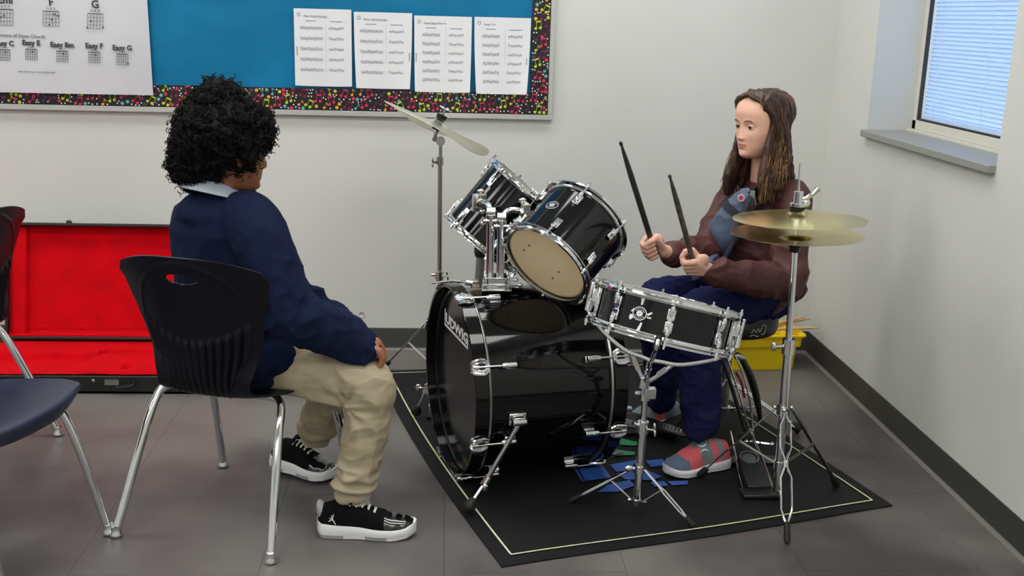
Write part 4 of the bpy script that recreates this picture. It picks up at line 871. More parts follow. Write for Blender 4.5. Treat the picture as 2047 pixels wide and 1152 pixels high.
# ================================================================== CHAIRS
def chair(label, org, rz, mt_, fr_=.192, sx=0.0):
    t = thing('student_chair', label, 'chair', org, rz=rz)
    prof = spline([(0, .232, .362), (0, .240, .385), (0, .222, .402), (0, .12, .400), (0, .0, .388), (0, -.09, .388), (0, -.145, .402), (0, -.172, .445), (0, -.186, .52), (0, -.205, .62), (0, -.228, .71), (0, -.248, .775)], 10)
    cum = [0]
    for i in range(1, len(prof)): cum.append(cum[-1] + (prof[i] - prof[i - 1]).length)
    def pv(v):
        s_ = v * cum[-1]; i = 1
        while i < len(cum) - 1 and cum[i] < s_: i += 1
        return prof[i - 1].lerp(prof[i], (s_ - cum[i - 1]) / (cum[i] - cum[i - 1]))
    WT = [(0, .165), (.04, .188), (.15, .212), (.33, .208), (.42, .178), (.50, .132), (.56, .128), (.72, .160), (.85, .187), (.94, .203), (1, .190)]
    def wd(v):
        for (a, x), (b, y) in zip(WT, WT[1:]):
            if v <= b: return x + (y - x) * (v - a) / (b - a)
        return WT[-1][1]
    def f(u, v):
        p = pv(v); s_ = (u - .5) * 2; h = wd(v); back = sm(.5, .7, v)
        edge = max(0, v - .90) / .10; z = p.z - .034 * edge * abs(s_) ** 2.6
        y = p.y + back * .058 * abs(s_) ** 2.0 * (.75 + .25 * v) ; z += (1 - back) * .010 * abs(s_) ** 3 - (1 - sm(0, .1, v)) * .01 * abs(s_) ** 2
        y -= (1 - sm(0, .10, v)) * .045 * abs(s_) ** 2.5
        return (s_ * h + sx, y, z)
    def thk(u, v):
        s_ = (u - .5) * 2; top = .84 - .11 * (1 - s_ * s_ * .9); e = .0055
        if .5 < v < top and abs(s_) < .86 - .25 * sm(.72, .5, v):
            ph = (u * 15) % 1; g = (.5 - .5 * math.cos(2 * PI * ph)) ** .7; e += .0085 * g * sm(.5, .56, v) * (1 - sm(top - .03, top, v))
        if v > .52: d = abs((s_ / .86) ** 2 + ((v - .72) / .26) ** 2 - 1); e += .003 * (1 - sm(.0, .10, d))
        return e
    m = MB(); 
    def wq(u, v):
        a, b = (u - .5) / .108, (v - .928) / .0175; q = math.hypot(a, b)
        if .78 < q < 1.22: a /= q; b /= q
        return .5 + a * .108, .928 + b * .0175
    m.grid(lambda u, v: f(*wq(1 - u, v)), 90, 250, thick=lambda u, v: thk(1 - u, v), skip=lambda u, v: math.hypot((u - .5) / .108, (v - .928) / .0175) < 1)
    part('seat_shell', m, M[mt_], t, local=True, angle=60)
    zt = .372
    for s_ in (-1, 1):
        P = spline([(s_ * .223, -.222, .012), (s_ * .192, -.11, .27), (s_ * .178, -.062, .352), (s_ * .150, -.045, zt), (s_ * .105, -.045, zt)], 8); m = MB(); m.tube(P, .0118, 18); part('leg', m, M['chrome'], t, local=True)
        fx = .192 if s_ < 0 else fr_
        P = spline([(s_ * fx, .262, .012), (s_ * (fx - .016), .20, .25), (s_ * .165, .165, .345), (s_ * .145, .13, zt), (s_ * .13, .05, zt), (s_ * .125, -.045, zt)], 8); m = MB(); m.tube(P, .0112, 18); part('leg', m, M['chrome'], t, local=True)
        for x_, y_ in ((.223, -.222), (fx, .262)):
            m = MB(); m.lathe([(0, 0), (.012, 0), (.0165, .004), (.0165, .009), (.013, .014), (.0122, .03), (0, .03)], (s_ * x_, y_, .0005), EZ, 20); part('glide', m, M['chrome'], t, local=True)
    m = MB(); m.cyl((-.16, -.045, zt), (.16, -.045, zt), .0105, seg=16); part('cross_bar', m, M['chrome'], t, local=True)
    m = MB()
    for s_ in (-1, 1): m.box((s_ * .10, -.045, .384), (.03, .04, .012)); m.box((s_ * .12, .10, .388), (.03, .04, .014))
    part('seat_mount', m, M[mt_], t, local=True)
    return t
chair('dark navy plastic chair with ribbed back that the boy sits on', (-.568, 2.757, 0), math.radians(-19), 'darknavyp', .225, .016)
chair('blue-grey plastic chair, only its seat front in view at lower left', (-1.182, 2.530, 0), math.radians(-108), 'navyp')
chair('dark navy chair at the far left edge, just its back showing', (-1.525, 3.19, 0), math.radians(68), 'darknavyp')

# ================================================================== PEOPLE
def blob(mb, voxel=.004, smooth=4, disp=None, paint=None, fac=.5):
    me = bpy.data.meshes.new('b'); me.from_pydata(mb.v, [], mb.f); ob = bpy.data.objects.new('b', me); COL.objects.link(ob)
    r = ob.modifiers.new('r', 'REMESH'); r.mode = 'VOXEL'; r.voxel_size = voxel
    s_ = ob.modifiers.new('s', 'SMOOTH'); s_.factor = fac; s_.iterations = smooth
    out = bpy.data.meshes.new_from_object(ob.evaluated_get(bpy.context.evaluated_depsgraph_get()))
    bpy.data.objects.remove(ob); bpy.data.meshes.remove(me)
    if disp:
        ns = [V(v.normal) for v in out.vertices]
        for v, n in zip(out.vertices, ns): v.co = v.co + n * disp(v.co, n)
    if paint: out.polygons.foreach_set('material_index', [paint(p.center) for p in out.polygons])
    out.polygons.foreach_set('use_smooth', [True] * len(out.polygons)); out.update()
    return out
def bodypart(name, me, mats, parent, label=None):
    org = root_loc(parent)
    for v in me.vertices: v.co = v.co - org
    for m_ in (mats if isinstance(mats, list) else [mats]): me.materials.append(m_)
    return part(name, me, None, parent, label)
def limb(mb, P, R, seg=16):
    for i in range(len(P) - 1): mb.caps(P[i], P[i + 1], R[i], R[i + 1], seg)
def slimb(mb, P, R, n=5, seg=16):
    Q = spline(P, n); K = len(Q); rr_ = []
    for i in range(K): t = i / (K - 1) * (len(P) - 1); a = min(int(t), len(P) - 2); rr_.append(R[a] + (R[a + 1] - R[a]) * (t - a))
    limb(mb, Q, rr_, seg)
def folds(seed, amp, sc, st=(1, 1, 1)):
    o = V((seed * 3.1, seed * 1.7, seed))
    def f(c, n):
        p = V((c.x * st[0], c.y * st[1], c.z * st[2])) * sc + o
        a = max(0, 1 - 2.6 * abs(noise.noise(p))) ** 1.6; b = noise.noise(p * 2.1 + V((3, 3, 3)))
        return amp * (a * 1.25 + b * .45 - .35)
    return f
HT = [(-.50, .16, .02, .05), (-.485, .28, .05, .095), (-.46, .335, .0, .135), (-.42, .365, -.04, .17), (-.35, .375, -.10, .215), (-.28, .37, -.19, .25), (-.20, .37, -.28, .275), (-.10, .37, -.36, .305), (0, .36, -.42, .325), (.1, .385, -.455, .335), (.2, .39, -.475, .34), (.3, .355, -.46, .325), (.38, .295, -.41, .285), (.44, .21, -.32, .225), (.48, .12, -.21, .14), (.50, .03, -.08, .05)]
def hrow(z):
    k = [hrow0(z + d) for d in (-.03, -.015, 0, .015, .03)] if -.40 < z < .42 else [hrow0(z)]
    return tuple(sum(q[i] for q in k) / len(k) for i in range(3))
def hrow0(z):
    if z <= HT[0][0]: return HT[0][1:]
    for a, b in zip(HT, HT[1:]):
        if z <= b[0]: t = (z - a[0]) / (b[0] - a[0]); return tuple(a[k] + (b[k] - a[k]) * t for k in (1, 2, 3))
    return HT[-1][1:]
def g1(x, s_): return math.exp(-(x / s_) ** 2)
class Head:
    def __init__(s, c, D, up, H, child=1.0):
        s.c = V(c); s.U = V(up).normalized(); s.D = (V(D) - s.U * V(D).dot(s.U)).normalized(); s.L = s.U.cross(s.D); s.H = H; s.nose = child
    def w(s, x, y, z): return s.c + (s.D * x + s.L * y + s.U * z) * s.H
    def loc(s, p): q = V(p) - s.c; return V((q.dot(s.D), q.dot(s.L), q.dot(s.U))) / s.H
    def surf(s, t, z, k=1.0, feat=True):
        f, b, wd_ = hrow(z); c, sn_ = math.cos(t), math.sin(t); x = (f * abs(c) ** .82 if c > 0 else b * abs(c) ** .9); y = wd_ * (1 if sn_ > 0 else -1) * abs(sn_) ** .92
        if feat and c > .05:
            a = abs(y); q = 0
            nz_ = (.018 + (.060 * (-(z - .06) / .23) if z < .06 else 0)) * s.nose if z > -.17 else .078 * s.nose * max(0, 1 - (-.17 - z) / .045)
            q += nz_ * g1(y, .030 + .020 * sm(-.02, -.17, z)) * sm(.10, .02, z)
            q += .022 * g1(a - .045, .025) * g1(z + .175, .024)
            q += .014 * g1(a - .12, .09) * g1(z - .075, .03) - .045 * g1(a - .132, .058) * g1(z + .005, .036)
            q += .022 * g1(a - .17, .09) * g1(z + .14, .08)
            q += .026 * g1(y, .075) * g1(z + .262, .017) + .024 * g1(y, .06) * g1(z + .306, .019) - .012 * g1(y, .09) * g1(z + .284, .007)
            q -= .016 * g1(y, .09) * g1(z + .35, .022); q += .022 * g1(y, .08) * g1(z + .42, .045)
            x += q
        return s.w(x * k, y * k, z)
    def add(s, mb, nz=88, na=100):
        rows = [[s.surf(2 * PI * k / na, -.5 + i / nz) for k in range(na)] for i in range(nz + 1)]
        vs = [p for r in rows for p in r]
        fs = [(i * na + k, i * na + (k + 1) % na, (i + 1) * na + (k + 1) % na, (i + 1) * na + k) for i in range(nz) for k in range(na)]
        fs += [tuple(range(na))[::-1], tuple(range(nz * na, (nz + 1) * na))]; mb.add(vs, fs)
        for sg in (-1, 1):
            mb.ball(s.w(-.03, sg * .335, -.07), (.06 * s.H, .018 * s.H, .10 * s.H), 12, 8, (s.D, s.L, s.U)); mb.ball(s.w(-.015, sg * .335, -.145), (.035 * s.H, .018 * s.H, .04 * s.H), 10, 6, (s.D, s.L, s.U))
    def lips(s, p):
        q = s.loc(p); return q.x > .28 and abs(q.y) < .088 and -.325 + .25 * abs(q.y) < q.z < -.248 - .15 * abs(q.y)
    def eyes(s, t, brow, closed=.35, look=(0, 0)):
        for sg in (-1, 1):
            c = s.w(.298, sg * .132, -.002); R = .0545 * s.H; m = MB(); m.ball(c, R, 20, 14); e = part('eyeball', m, M['eyewhite'], t)
            d = (s.D + s.L * look[0] + s.U * look[1]).normalized(); m = MB(); m.lathe([(0, R * 1.02), (R * .28, R * .995), (R * .56, R * .86)], c, d, 20); part('iris', m, M['iris'], e)
            m = MB()
            def ld(u, v):
                a = -1.35 + 2.7 * u; el = .33 + v * 1.0 - .22 * abs(a) ; rr_ = R * (1.10 - .02 * v); return c + (s.D * math.cos(el) * math.cos(a) + s.L * math.cos(el) * math.sin(a) + s.U * math.sin(el)) * rr_
            m.grid(ld, 14, 6, -.0007); part('eyelid', m, s.skin, t)
            m = MB()
            def l2(u, v):
                a = -1.3 + 2.6 * u; el = -.52 - v * .8 + .2 * abs(a); return c + (s.D * math.cos(el) * math.cos(a) + s.L * math.cos(el) * math.sin(a) + s.U * math.sin(el)) * R * 1.08
            m.grid(l2, 14, 5, .0007); part('eyelid', m, s.skin, t)
            m = MB(); m.tube([c + (s.D * math.cos(.33 - .22 * abs(a)) * math.cos(a) + s.L * math.cos(.33 - .22 * abs(a)) * math.sin(a) + s.U * math.sin(.33 - .22 * abs(a))) * R * 1.12 for a in [-1.2 + .3 * k for k in range(9)]], .0007, 5); part('eyelashes', m, s.hairm, t)
            m = MB(); P = [s.surf(math.atan2(y_ * 1.05, .34), z_, 1.005) + s.D * .0006 for y_, z_ in ((sg * .055, .075), (sg * .10, .092), (sg * .15, .094), (sg * .205, .072))]; m.tube(spline(P, 4), [.0012] + [.0021] * 11 + [.0008], 6, flat=.6); part('eyebrow', m, s.hairm, t)
def fist(mb, G, s_, f, c, side, wrist, k=1.0):
    """closed hand on a stick: G grip centre, s_ stick dir to tip, f forward to knuckles, c palm side; side=+-1 thumb along s_"""
    s_, f, c = V(s_).normalized(), V(f).normalized(), V(c).normalized(); tips = []
    off = [.026, .009, -.008, -.024]; ln_ = [1, 1.06, 1.0, .86]
    W = V(wrist)
    for o_, l_ in zip(off, ln_):
        K = G + s_ * o_ * k - c * .021 * k + f * (.006 + .004 * (l_ - .86)) * k
        P = G + s_ * o_ * k + f * .029 * l_ * k - c * .006 * k; Dp = G + s_ * o_ * k + f * .024 * l_ * k + c * .017 * k; T_ = G + s_ * (o_ * .94) * k + f * .003 * k + c * .0185 * k
        limb(mb, [W.lerp(K, .35), K], [.0125 * k, .0105 * k], 12); limb(mb, [K, P, Dp, T_], [.0098 * k, .0088 * k, .0080 * k, .0072 * k], 12); tips.append(T_)
    mb.ball(G - c * .016 * k - f * .018 * k, (.028 * k, .026 * k, .016 * k), 14, 10, (s_, f, c))
    mb.ball(W.lerp(G, .5), (.022 * k, .03 * k, .017 * k), 14, 10, (s_, (G - W).normalized(), c))
    B = W.lerp(G, .35) + s_ * .012 * k + c * .006 * k; Mp = G + s_ * .036 * k - f * .010 * k + c * .010 * k; Ip = G + s_ * .040 * k + f * .008 * k + c * .017 * k; Tp = G + s_ * .033 * k + f * .022 * k + c * .015 * k
    limb(mb, [B, Mp, Ip, Tp], [.0130 * k, .0108 * k, .0092 * k, .0078 * k], 12)

# ------------------------------------------------------------------ BOY
boy = thing('person', 'person with big black curls in navy sweater and khaki trousers, seated sideways on chair', 'person', (-.50, 2.78, 0))
bD = V((math.cos(.80), math.sin(.80), 0)); bS = V((-bD.y, bD.x, 0))
bh = Head(at(466, 297, 2.745), V((.86, .50, -.16)), V((.14, .08, 1)), .212); bh.skin = M['boyskin']; bh.hairm = M['blackhair']
def torso(mb, T, seg=28): mb.loft(T, seg)
bt = [(at(478, 752, 2.80), bS * .130, bD * .105), (at(470, 728, 2.80), bS * .150, bD * .128), (at(464, 680, 2.80), bS * .148, bD * .130), (at(455, 610, 2.79), bS * .138, bD * .122), (at(443, 520, 2.785), bS * .145, bD * .118),
      (at(434, 455, 2.78), bS * .150, bD * .108), (at(432, 418, 2.775), bS * .138, bD * .088), (at(436, 396, 2.77), bS * .095, bD * .066), (at(440, 382, 2.77), bS * .060, bD * .052)]
shN, elN, wrN = at(503, 446, 2.685), at(582, 622, 2.605), at(722, 692, 2.665)
shF, elF, wrF = at(392, 446, 2.855), at(612, 612, 2.965), at(708, 668, 2.83)
def shrink(T, k): return [(c, U * k, W_ * k) for c, U, W_ in T]
mb = MB(); bh.add(mb); limb(mb, [at(440, 395, 2.77), at(456, 345, 2.755)], [.050, .050]); torso(mb, shrink(bt, .74))
limb(mb, [shN, elN, wrN], [.045, .036, .024]); limb(mb, [shF, elF, wrF], [.045, .036, .024])
hnN, kN, aN = at(534, 726, 2.735), at(738, 770, 2.665), at(708, 985, 2.655); hnF, kF, aF = at(514, 718, 2.895), at(676, 760, 2.895), at(628, 868, 2.99)
limb(mb, [hnN, kN, aN], [.055, .046, .031]); limb(mb, [hnF, kF, aF], [.055, .046, .031])
# relaxed near hand drooping over the knee
hd = at(745, 692, 2.672)
mb.ball(hd, (.030, .017, .026), 14, 10, (V((.8, .1, -.55)).normalized(), V((.0, 1, .1)), V((.55, 0, .8)).normalized())); limb(mb, [wrN, hd], [.022, .024])
for i, (dy, ln2) in enumerate(((-.024, .9), (-.008, 1.0), (.009, .98), (.024, .85))):
    K = hd + V((.018, dy, -.006)); limb(mb, [hd + V((0, dy * .8, 0)), K, K + V((.010, 0, -.022)) * ln2, K + V((.004, .002, -.042)) * ln2, K + V((-.010, .004, -.052)) * ln2], [.0105, .0098, .0088, .008, .007], 12)
limb(mb, [wrN.lerp(hd, .4) + V((0, .012, 0)), hd + V((.004, .030, -.012)), hd + V((.012, .036, -.030))], [.012, .0105, .0085], 12)
hf = at(738, 700, 2.76); limb(mb, [wrF, hf], [.022, .024]); mb.ball(hf, (.030, .028, .018), 14, 10)
for dy in (-.024, -.008, .009, .024): K = hf + V((.02, dy * .9, -.004)); limb(mb, [hf + V((0, dy * .8, 0)), K, K + V((.010, -.004, -.022)), K + V((.0, -.006, -.038))], [.0105, .0098, .0088, .0075], 12)
limb(mb, [hf + V((-.01, -.012, 0)), hf + V((.002, -.032, -.014)), hf + V((.012, -.036, -.030))], [.012, .0105, .0085], 12)
me = blob(mb, .0028, 3, paint=lambda c: 1 if bh.lips(c) else 0)
bodypart('body', me, [M['boyskin'], M['boylips']], boy); bh.eyes(boy, None)
# sweater
mb = MB(); torso(mb, bt)
slimb(mb, [shN + V((-.02, .04, .0)), shN, shN.lerp(elN, .55) + V((.006, -.006, 0)), elN, elN.lerp(wrN, .5) + V((0, 0, -.004)), wrN + V((-.004, 0, 0))], [.070, .074, .072, .072, .064, .043], 4)
slimb(mb, [shF, shF.lerp(elF, .5), elF, elF.lerp(wrF, .5), wrF], [.066, .060, .060, .054, .040], 4)
mb.ball(at(435, 425, 2.77), (.105, .105, .050), 16, 10); mb.ball(at(500, 560, 2.74), (.09, .09, .10), 16, 10); mb.ball(at(522, 752, 2.715), (.060, .062, .034), 14, 10); mb.ball(at(512, 725, 2.69), (.065, .055, .055), 14, 10); mb.ball(at(556, 716, 2.685), (.050, .050, .045), 14, 10)
mb.ball(at(628, 600, 2.95), .045, 14, 10); mb.ball(at(662, 628, 2.92), .038, 14, 10)
mb.ball(at(505, 745, 2.715), (.060, .055, .052), 14, 10); mb.ball(at(520, 712, 2.72), (.055, .055, .065), 14, 10); mb.ball(at(548, 700, 2.72), (.05, .05, .045), 14, 10)
ff = folds(2, .011, 8, (1, 1, .7)); f2 = folds(5, .007, 17, (1, 1, 1))
def sdisp(c, n):
    d = min((c - elN).length, (c - wrN).length + .02, (c - elF).length, (c - at(640, 612, 2.95)).length); k = .35 + 1.3 * math.exp(-(d / .09) ** 2)
    w_ = (c - wrN).length; return ff(c, n) * k + f2(c, n) * k * .7
me = blob(mb, .005, 8, sdisp); bodypart('sweater', me, M['navyknit'], boy)
d = (wrN - elN).normalized(); X3 = perp(d); m = MB(); m.lathe([(.0365, -.012), (.039, -.004), (.039, .016), (.036, .022), (.031, .022), (.031, -.01)], wrN - d * .006, d, 28, close=True); part('cuff', m, M['navyknit'], boy)
# polo collar
m = MB(); cc_ = at(428, 384, 2.772); cn_ = V((.30, .10, 1)).normalized()
def collar(u, v):
    a = 2 * PI * u; o = bD * math.cos(a) * (.064 + .022 * v) + bS * math.sin(a) * (.068 + .026 * v); z = .028 - .036 * v - .014 * math.cos(a) * v
    return cc_ + o + cn_ * z + EZ * (-.10 * math.cos(a) * .12)
m.grid(collar, 40, 5, .003); part('polo_collar', m, M['polo'], boy)
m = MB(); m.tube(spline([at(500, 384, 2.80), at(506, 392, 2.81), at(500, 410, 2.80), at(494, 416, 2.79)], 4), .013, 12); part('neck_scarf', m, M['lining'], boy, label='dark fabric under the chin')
m = MB(); m.tube(spline([at(368, 352, 2.79), at(363, 364, 2.78), at(372, 376, 2.76)], 4), .008, 10); part('hair_tie', m, M['blackhair'], boy)
# trousers
mb = MB(); mb.ball(at(500, 712, 2.80), (.145, .145, .052), 18, 12); mb.ball(at(532, 722, 2.74), (.088, .085, .066), 18, 12)
slimb(mb, [hnN + V((-.02, .02, -.01)), hnN.lerp(kN, .5) + V((0, 0, .002)), kN + V((-.004, 0, .004)), kN.lerp(aN, .25) + V((.006, 0, 0)), kN.lerp(aN, .55) + V((.008, 0, 0)), aN + V((.0, 0, .018))], [.070, .069, .066, .064, .058, .050], 5)
slimb(mb, [hnF, hnF.lerp(kF, .5), kF, kF.lerp(aF, .5), aF + V((.002, 0, .014))], [.068, .068, .064, .060, .051], 5)
fk = folds(9, .008, 11, (1, 1, 1)); fk2 = folds(4, .007, 20, (.5, 1, 1.6))
kb = kN + V((-.055, 0, -.045))
def pdisp(c, n):
    r_ = (c - kb).length; k = math.exp(-(r_ / .11) ** 2); low = sm(.26, .14, c.z)
    rad = math.sin((c - kb).length * 0 + math.atan2(c.z - kb.z, c.x - kb.x) * 9) * .0045 * k
    hem = .006 * math.sin(c.z * 190 + c.x * 20) * sm(.20, .135, c.z) * (1 if c.y < 2.8 else .6)
    return fk(c, n) * (.35 + low * .7 + k) + fk2(c, n) * (.3 + .5 * low) + rad + hem
me = blob(mb, .0045, 6, pdisp); bodypart('trousers', me, M['khaki'], boy)
m = MB(); d = V((.02, 0, -1)).normalized()
m.lathe([(.036, -.04), (.037, .0), (.034, .03), (.030, .03), (.030, -.04)], aN + V((.008, 0, .0)), (0, 0, -1), 24, close=True); part('sock', m, M['sock'], boy)
m = MB(); m.lathe([(.036, -.04), (.037, .0), (.034, .03), (.030, .03), (.030, -.04)], aF + V((.0, 0, .0)), (.1, 0, -1), 24, close=True); part('sock', m, M['sock'], boy)
def shoe(parent, heel, toe, up, W0, upper_fn, solem, h_ank=.092, girl=False, open_x=.33, mats=None, label=None):
    heel, toe = V(heel), V(toe); X = (toe - heel); Lg = X.length; X /= Lg; Y = V(up).cross(X).normalized(); Z = X.cross(Y)
    wt = [(0, .55), (.06, .80), (.2, .86), (.42, .80), (.62, .98), (.76, 1.0), (.9, .80), (.97, .52), (1, .30)]
    def half(x):
        for (a, p), (b, q_) in zip(wt, wt[1:]):
            if x <= b: return (p + (q_ - p) * sm(a, b, x)) * W0
        return wt[-1][1] * W0
    ht = [(0, .052), (.05, h_ank * .9), (.18, h_ank), (.34, h_ank * (1.04 if girl else .98)), (.46, .096 if girl else .083), (.62, .072 if girl else .066), (.78, .053), (.9, .045), (.97, .034), (1, .024)]
    def hz(x):
        for (a, p), (b, q_) in zip(ht, ht[1:]):
            if x <= b: return p + (q_ - p) * sm(a, b, x)
        return ht[-1][1]
    rock = lambda x: .010 * max(0, (x - .72) / .28) ** 2 + .006 * max(0, (.10 - x) / .10) ** 2
    P = lambda x, y, z: heel + X * x * Lg + Y * y + Z * z
    m = MB(); nx, na = 40, 26
    for i in range(nx + 1):
        x = i / nx; xx = .5 - .5 * math.cos(PI * x); x = xx; w_ = half(x) * (.93 if 0 < i < nx else .4); h = hz(x)
        for k in range(na + 1):
            a = PI * k / na; y = -math.cos(a); z = max(0.0, math.sin(a)); yy = w_ * (1 if y > 0 else -1) * abs(y) ** .7 * (1 - .28 * z ** 2 * sm(.55, .35, x)); m.v.append(tuple(P(x, yy, .020 + rock(x) + (h - .020) * z ** .8)))
    o = 0
    for i in range(nx):
        for k in range(na):
            a_ = i * (na + 1) + k; m.f.append((a_, a_ + 1, a_ + na + 2, a_ + na + 1)); x = .5 - .5 * math.cos(PI * (i + .5) / nx); m.m.append(upper_fn(x, k / na))
    up_ = part('shoe', m, mats, parent, label, angle=70)
    sl_ = MB(); ring = []; N = 56
    lay = [(-.004, .0, .0), (.0, .0015, 0), (.0, .012, 0), (.003, .022, 1), (-.001, .030, 1)]
    for dw, z_, tp in lay:
        for k in range(N):
            a = 2 * PI * k / N; x = .5 + .5 * math.cos(a); s_ = 1 if math.sin(a) >= 0 else -1; x = max(0, min(1, x)); y = s_ * (half(x) + dw + .002) * min(1, abs(math.sin(a)) * 2.2) ** .6
            zz_ = z_ * (.72 if girl else .9) + rock(x)
            if tp: zz_ += (.6 if girl else 1) * .012 * (.5 + .5 * math.cos(x * PI * 1.15)) * (1 if z_ > .025 else .5) + .004 * sm(.9, 1, x)
            sl_.v.append(tuple(P(x * 1.03 - .015, y, zz_)))
    for l_ in range(len(lay) - 1):
        for k in range(N):
            q_ = (k + 1) % N; x = .5 + .5 * math.cos(2 * PI * (k + .5) / N); sl_.f.append((l_ * N + k, l_ * N + q_, (l_ + 1) * N + q_, (l_ + 1) * N + k)); sl_.m.append(1 if (not girl and l_ < 2 and .52 < x < .74) or (not girl and l_ == 1 and x < .3) else 0)
    sl_.f.append(tuple(range(N))[::-1]); sl_.m.append(0); sl_.f.append(tuple(range((len(lay) - 1) * N, len(lay) * N))); sl_.m.append(0)
    part('sole', sl_, [M['solewhite'] if not girl else M['solewhite'], M['solegrey']], up_, angle=60)
    def S(x, k, up=.0):
        a = PI * k; y = -math.cos(a); z = max(0.0, math.sin(a)); w_ = half(x) * .93
        return P(x, w_ * (1 if y > 0 else -1) * abs(y) ** .7 * (1 - .28 * z ** 2 * sm(.55, .35, x)), .020 + rock(x) + (hz(x) - .020) * z ** .8 + up)
    shoe.S = S
    return up_, P, hz, half, X, Y, Z
def bshoe(x, k):
    side = min(k, 1 - k)
    if x > .70: return 1
    return 0
for hl, to, upv in ((V((-.328, 2.641, .001)), V((-.073, 2.626, .001)), EZ), (at(548, 928, 3.055), V((-.322, 2.968, .002)), V((.12, 0, 1)))):
    u_, P, hz, half, X, Y, Z = shoe(boy, hl, to, upv, .047, bshoe, 'w', mats=[M['shoeblack'], M['patent']])
    m = MB(); m.ball(P(.045, 0, .058), (.016, .024, .036), 14, 10, (X, Y, (Z - X * .25).normalized())); part('heel_tab', m, M['solegrey'], u_, label='pale grey heel tab')
    for j in range(5):
        x = .335 + j * .062; z = hz(x); m = MB(); wv = half(x) * .52
        m.tube(spline([P(x - .01, -wv, z * .80), P(x, -wv * .55, z * .975 + .001), P(x + .01, 0, z + .0035), P(x, wv * .55, z * .975 + .001), P(x - .01, wv, z * .80)], 4), .0036, 8, flat=.55); part('lace', m, M['lace'], u_)
    m = MB(); m.tube(spline([P(.33, -.022, .092), P(.36, -.012, .104), P(.37, 0, .110), P(.36, .012, .104), P(.33, .022, .092)], 4), .008, 8, flat=.5); part('tongue', m, M['shoeblack'], u_)
    m = MB(); c = P(.165, -half(.165) * .925, .056); s_ = .0042
    for a, l_, w_ in ((100, 2.6, .7), (215, 3.0, .9), (300, 4.2, .9), (160, 2.2, .6), (75, 3.6, .55)):
        a = math.radians(a); dd = (X * math.cos(a) + Z * math.sin(a)); pp_ = Z * math.cos(a) - X * math.sin(a); m.add([c + pp_ * s_ * w_ * .5 - Y * .001, c - pp_ * s_ * w_ * .5 - Y * .001, c + dd * s_ * l_ - pp_ * s_ * .25 - Y * .0016, c + dd * s_ * l_ + pp_ * s_ * .25 - Y * .0016], [(0, 1, 2, 3)])
    part('side_emblem', m, M['solewhite'], u_, label='small white leaping emblem', flat=True)
# curls
HC_ = at(438, 272, 2.76); HRd = V((.106, .112, .104))
mb = MB(); mb.ball(HC_, HRd, 24, 16); mb.ball(bh.w(-.13, 0, .17), (.47 * bh.H, .435 * bh.H, .405 * bh.H), 24, 16, (bh.D, bh.L, bh.U)); mb.ball(at(400, 322, 2.77), .074, 16, 12); mb.ball(at(438, 228, 2.76), .078, 16, 12); mb.ball(at(488, 264, 2.75), .069, 16, 12); mb.ball(at(478, 302, 2.715), .050, 14, 10); mb.ball(at(430, 322, 2.74), .052, 14, 10)
rh = folds(11, .012, 30); rh2 = folds(3, .006, 75)
me = blob(mb, .005, 4, lambda c, n: rh(c, n) + rh2(c, n)); hair = bodypart('hair', me, M['blackhair'], boy, label='round mass of tight black curls')
rnd = random.Random(5); cm = MB(); vsrc = [(V(v.co) + root_loc(boy), V(v.normal)) for v in me.vertices]
for k in range(3000):
    c, n = rnd.choice(vsrc)
    if bh.loc(c).x > .26 and bh.loc(c).z < .02: continue
    a, b, _ = perp(n); ph = rnd.uniform(0, 6.28); R_ = rnd.uniform(.0035, .0085); L_ = rnd.uniform(.006, .018) * (1.0 + .7 * (rnd.random() < .12)); tw = rnd.uniform(1.2, 2.4) * rnd.choice((-1, 1))
    dr = (n + a * rnd.uniform(-.6, .6) + b * rnd.uniform(-.6, .6)).normalized(); a, b, _ = perp(dr); K = 11
    cm.tube([c - n * .003 + dr * L_ * i / K + (a * math.cos(ph + tw * 6.28 * i / K) + b * math.sin(ph + tw * 6.28 * i / K)) * R_ for i in range(K + 1)], [.0011] * K + [.0005], 3)
part('curls', cm, M['blackhair'], hair, stuff=True, angle=180)

# ------------------------------------------------------------------ GIRL
girl = thing('person', 'person with long brown hair in brown jacket and navy trousers, holding drumsticks', 'person', (1.0, 3.40, 0))
gD = V((-.88, -.47, 0)).normalized(); gS = V((-gD.y, gD.x, 0))
gh = Head(at(1521, 249, 3.335), V((-.885, -.455, -.10)), V((-.05, -.02, 1)), .208, 1.0); gh.skin = M['girlskin']; gh.hairm = M['brownhair']
gt = [(at(1498, 604, 3.42), gS * .135, gD * .115), (at(1503, 578, 3.42), gS * .142, gD * .122), (at(1513, 535, 3.42), gS * .132, gD * .112), (at(1522, 470, 3.405), gS * .135, gD * .104), (at(1527, 420, 3.395), gS * .135, gD * .092),
      (at(1528, 392, 3.39), gS * .120, gD * .074), (at(1526, 374, 3.385), gS * .080, gD * .056), (at(1525, 362, 3.38), gS * .050, gD * .046)]
sL, eL, wL = at(1588, 402, 3.275), at(1568, 560, 3.165), at(1430, 548, 3.045)
sR, eR, wR = at(1464, 398, 3.48), at(1408, 502, 3.37), at(1342, 508, 3.205)
fR, fL = at(1306, 494, 3.145), at(1386, 524, 3.02)
tipR, tipL = at(1240, 283, 2.97), at(1338, 349, 2.80)
sdR = (tipR - fR).normalized(); sdL = (tipL - fL).normalized()
hL_, kL, aL = at(1532, 594, 3.345), at(1392, 634, 3.085), at(1402, 852, 3.055); hR_, kR, aR = at(1480, 592, 3.49), at(1314, 604, 3.37), at(1322, 806, 3.46)
mb = MB(); gh.add(mb); limb(mb, [at(1526, 372, 3.385), at(1532, 300, 3.36)], [.044, .044]); torso(mb, shrink(gt, .84)); limb(mb, [sL, eL, wL], [.042, .034, .023]); limb(mb, [sR, eR, wR], [.042, .034, .023])
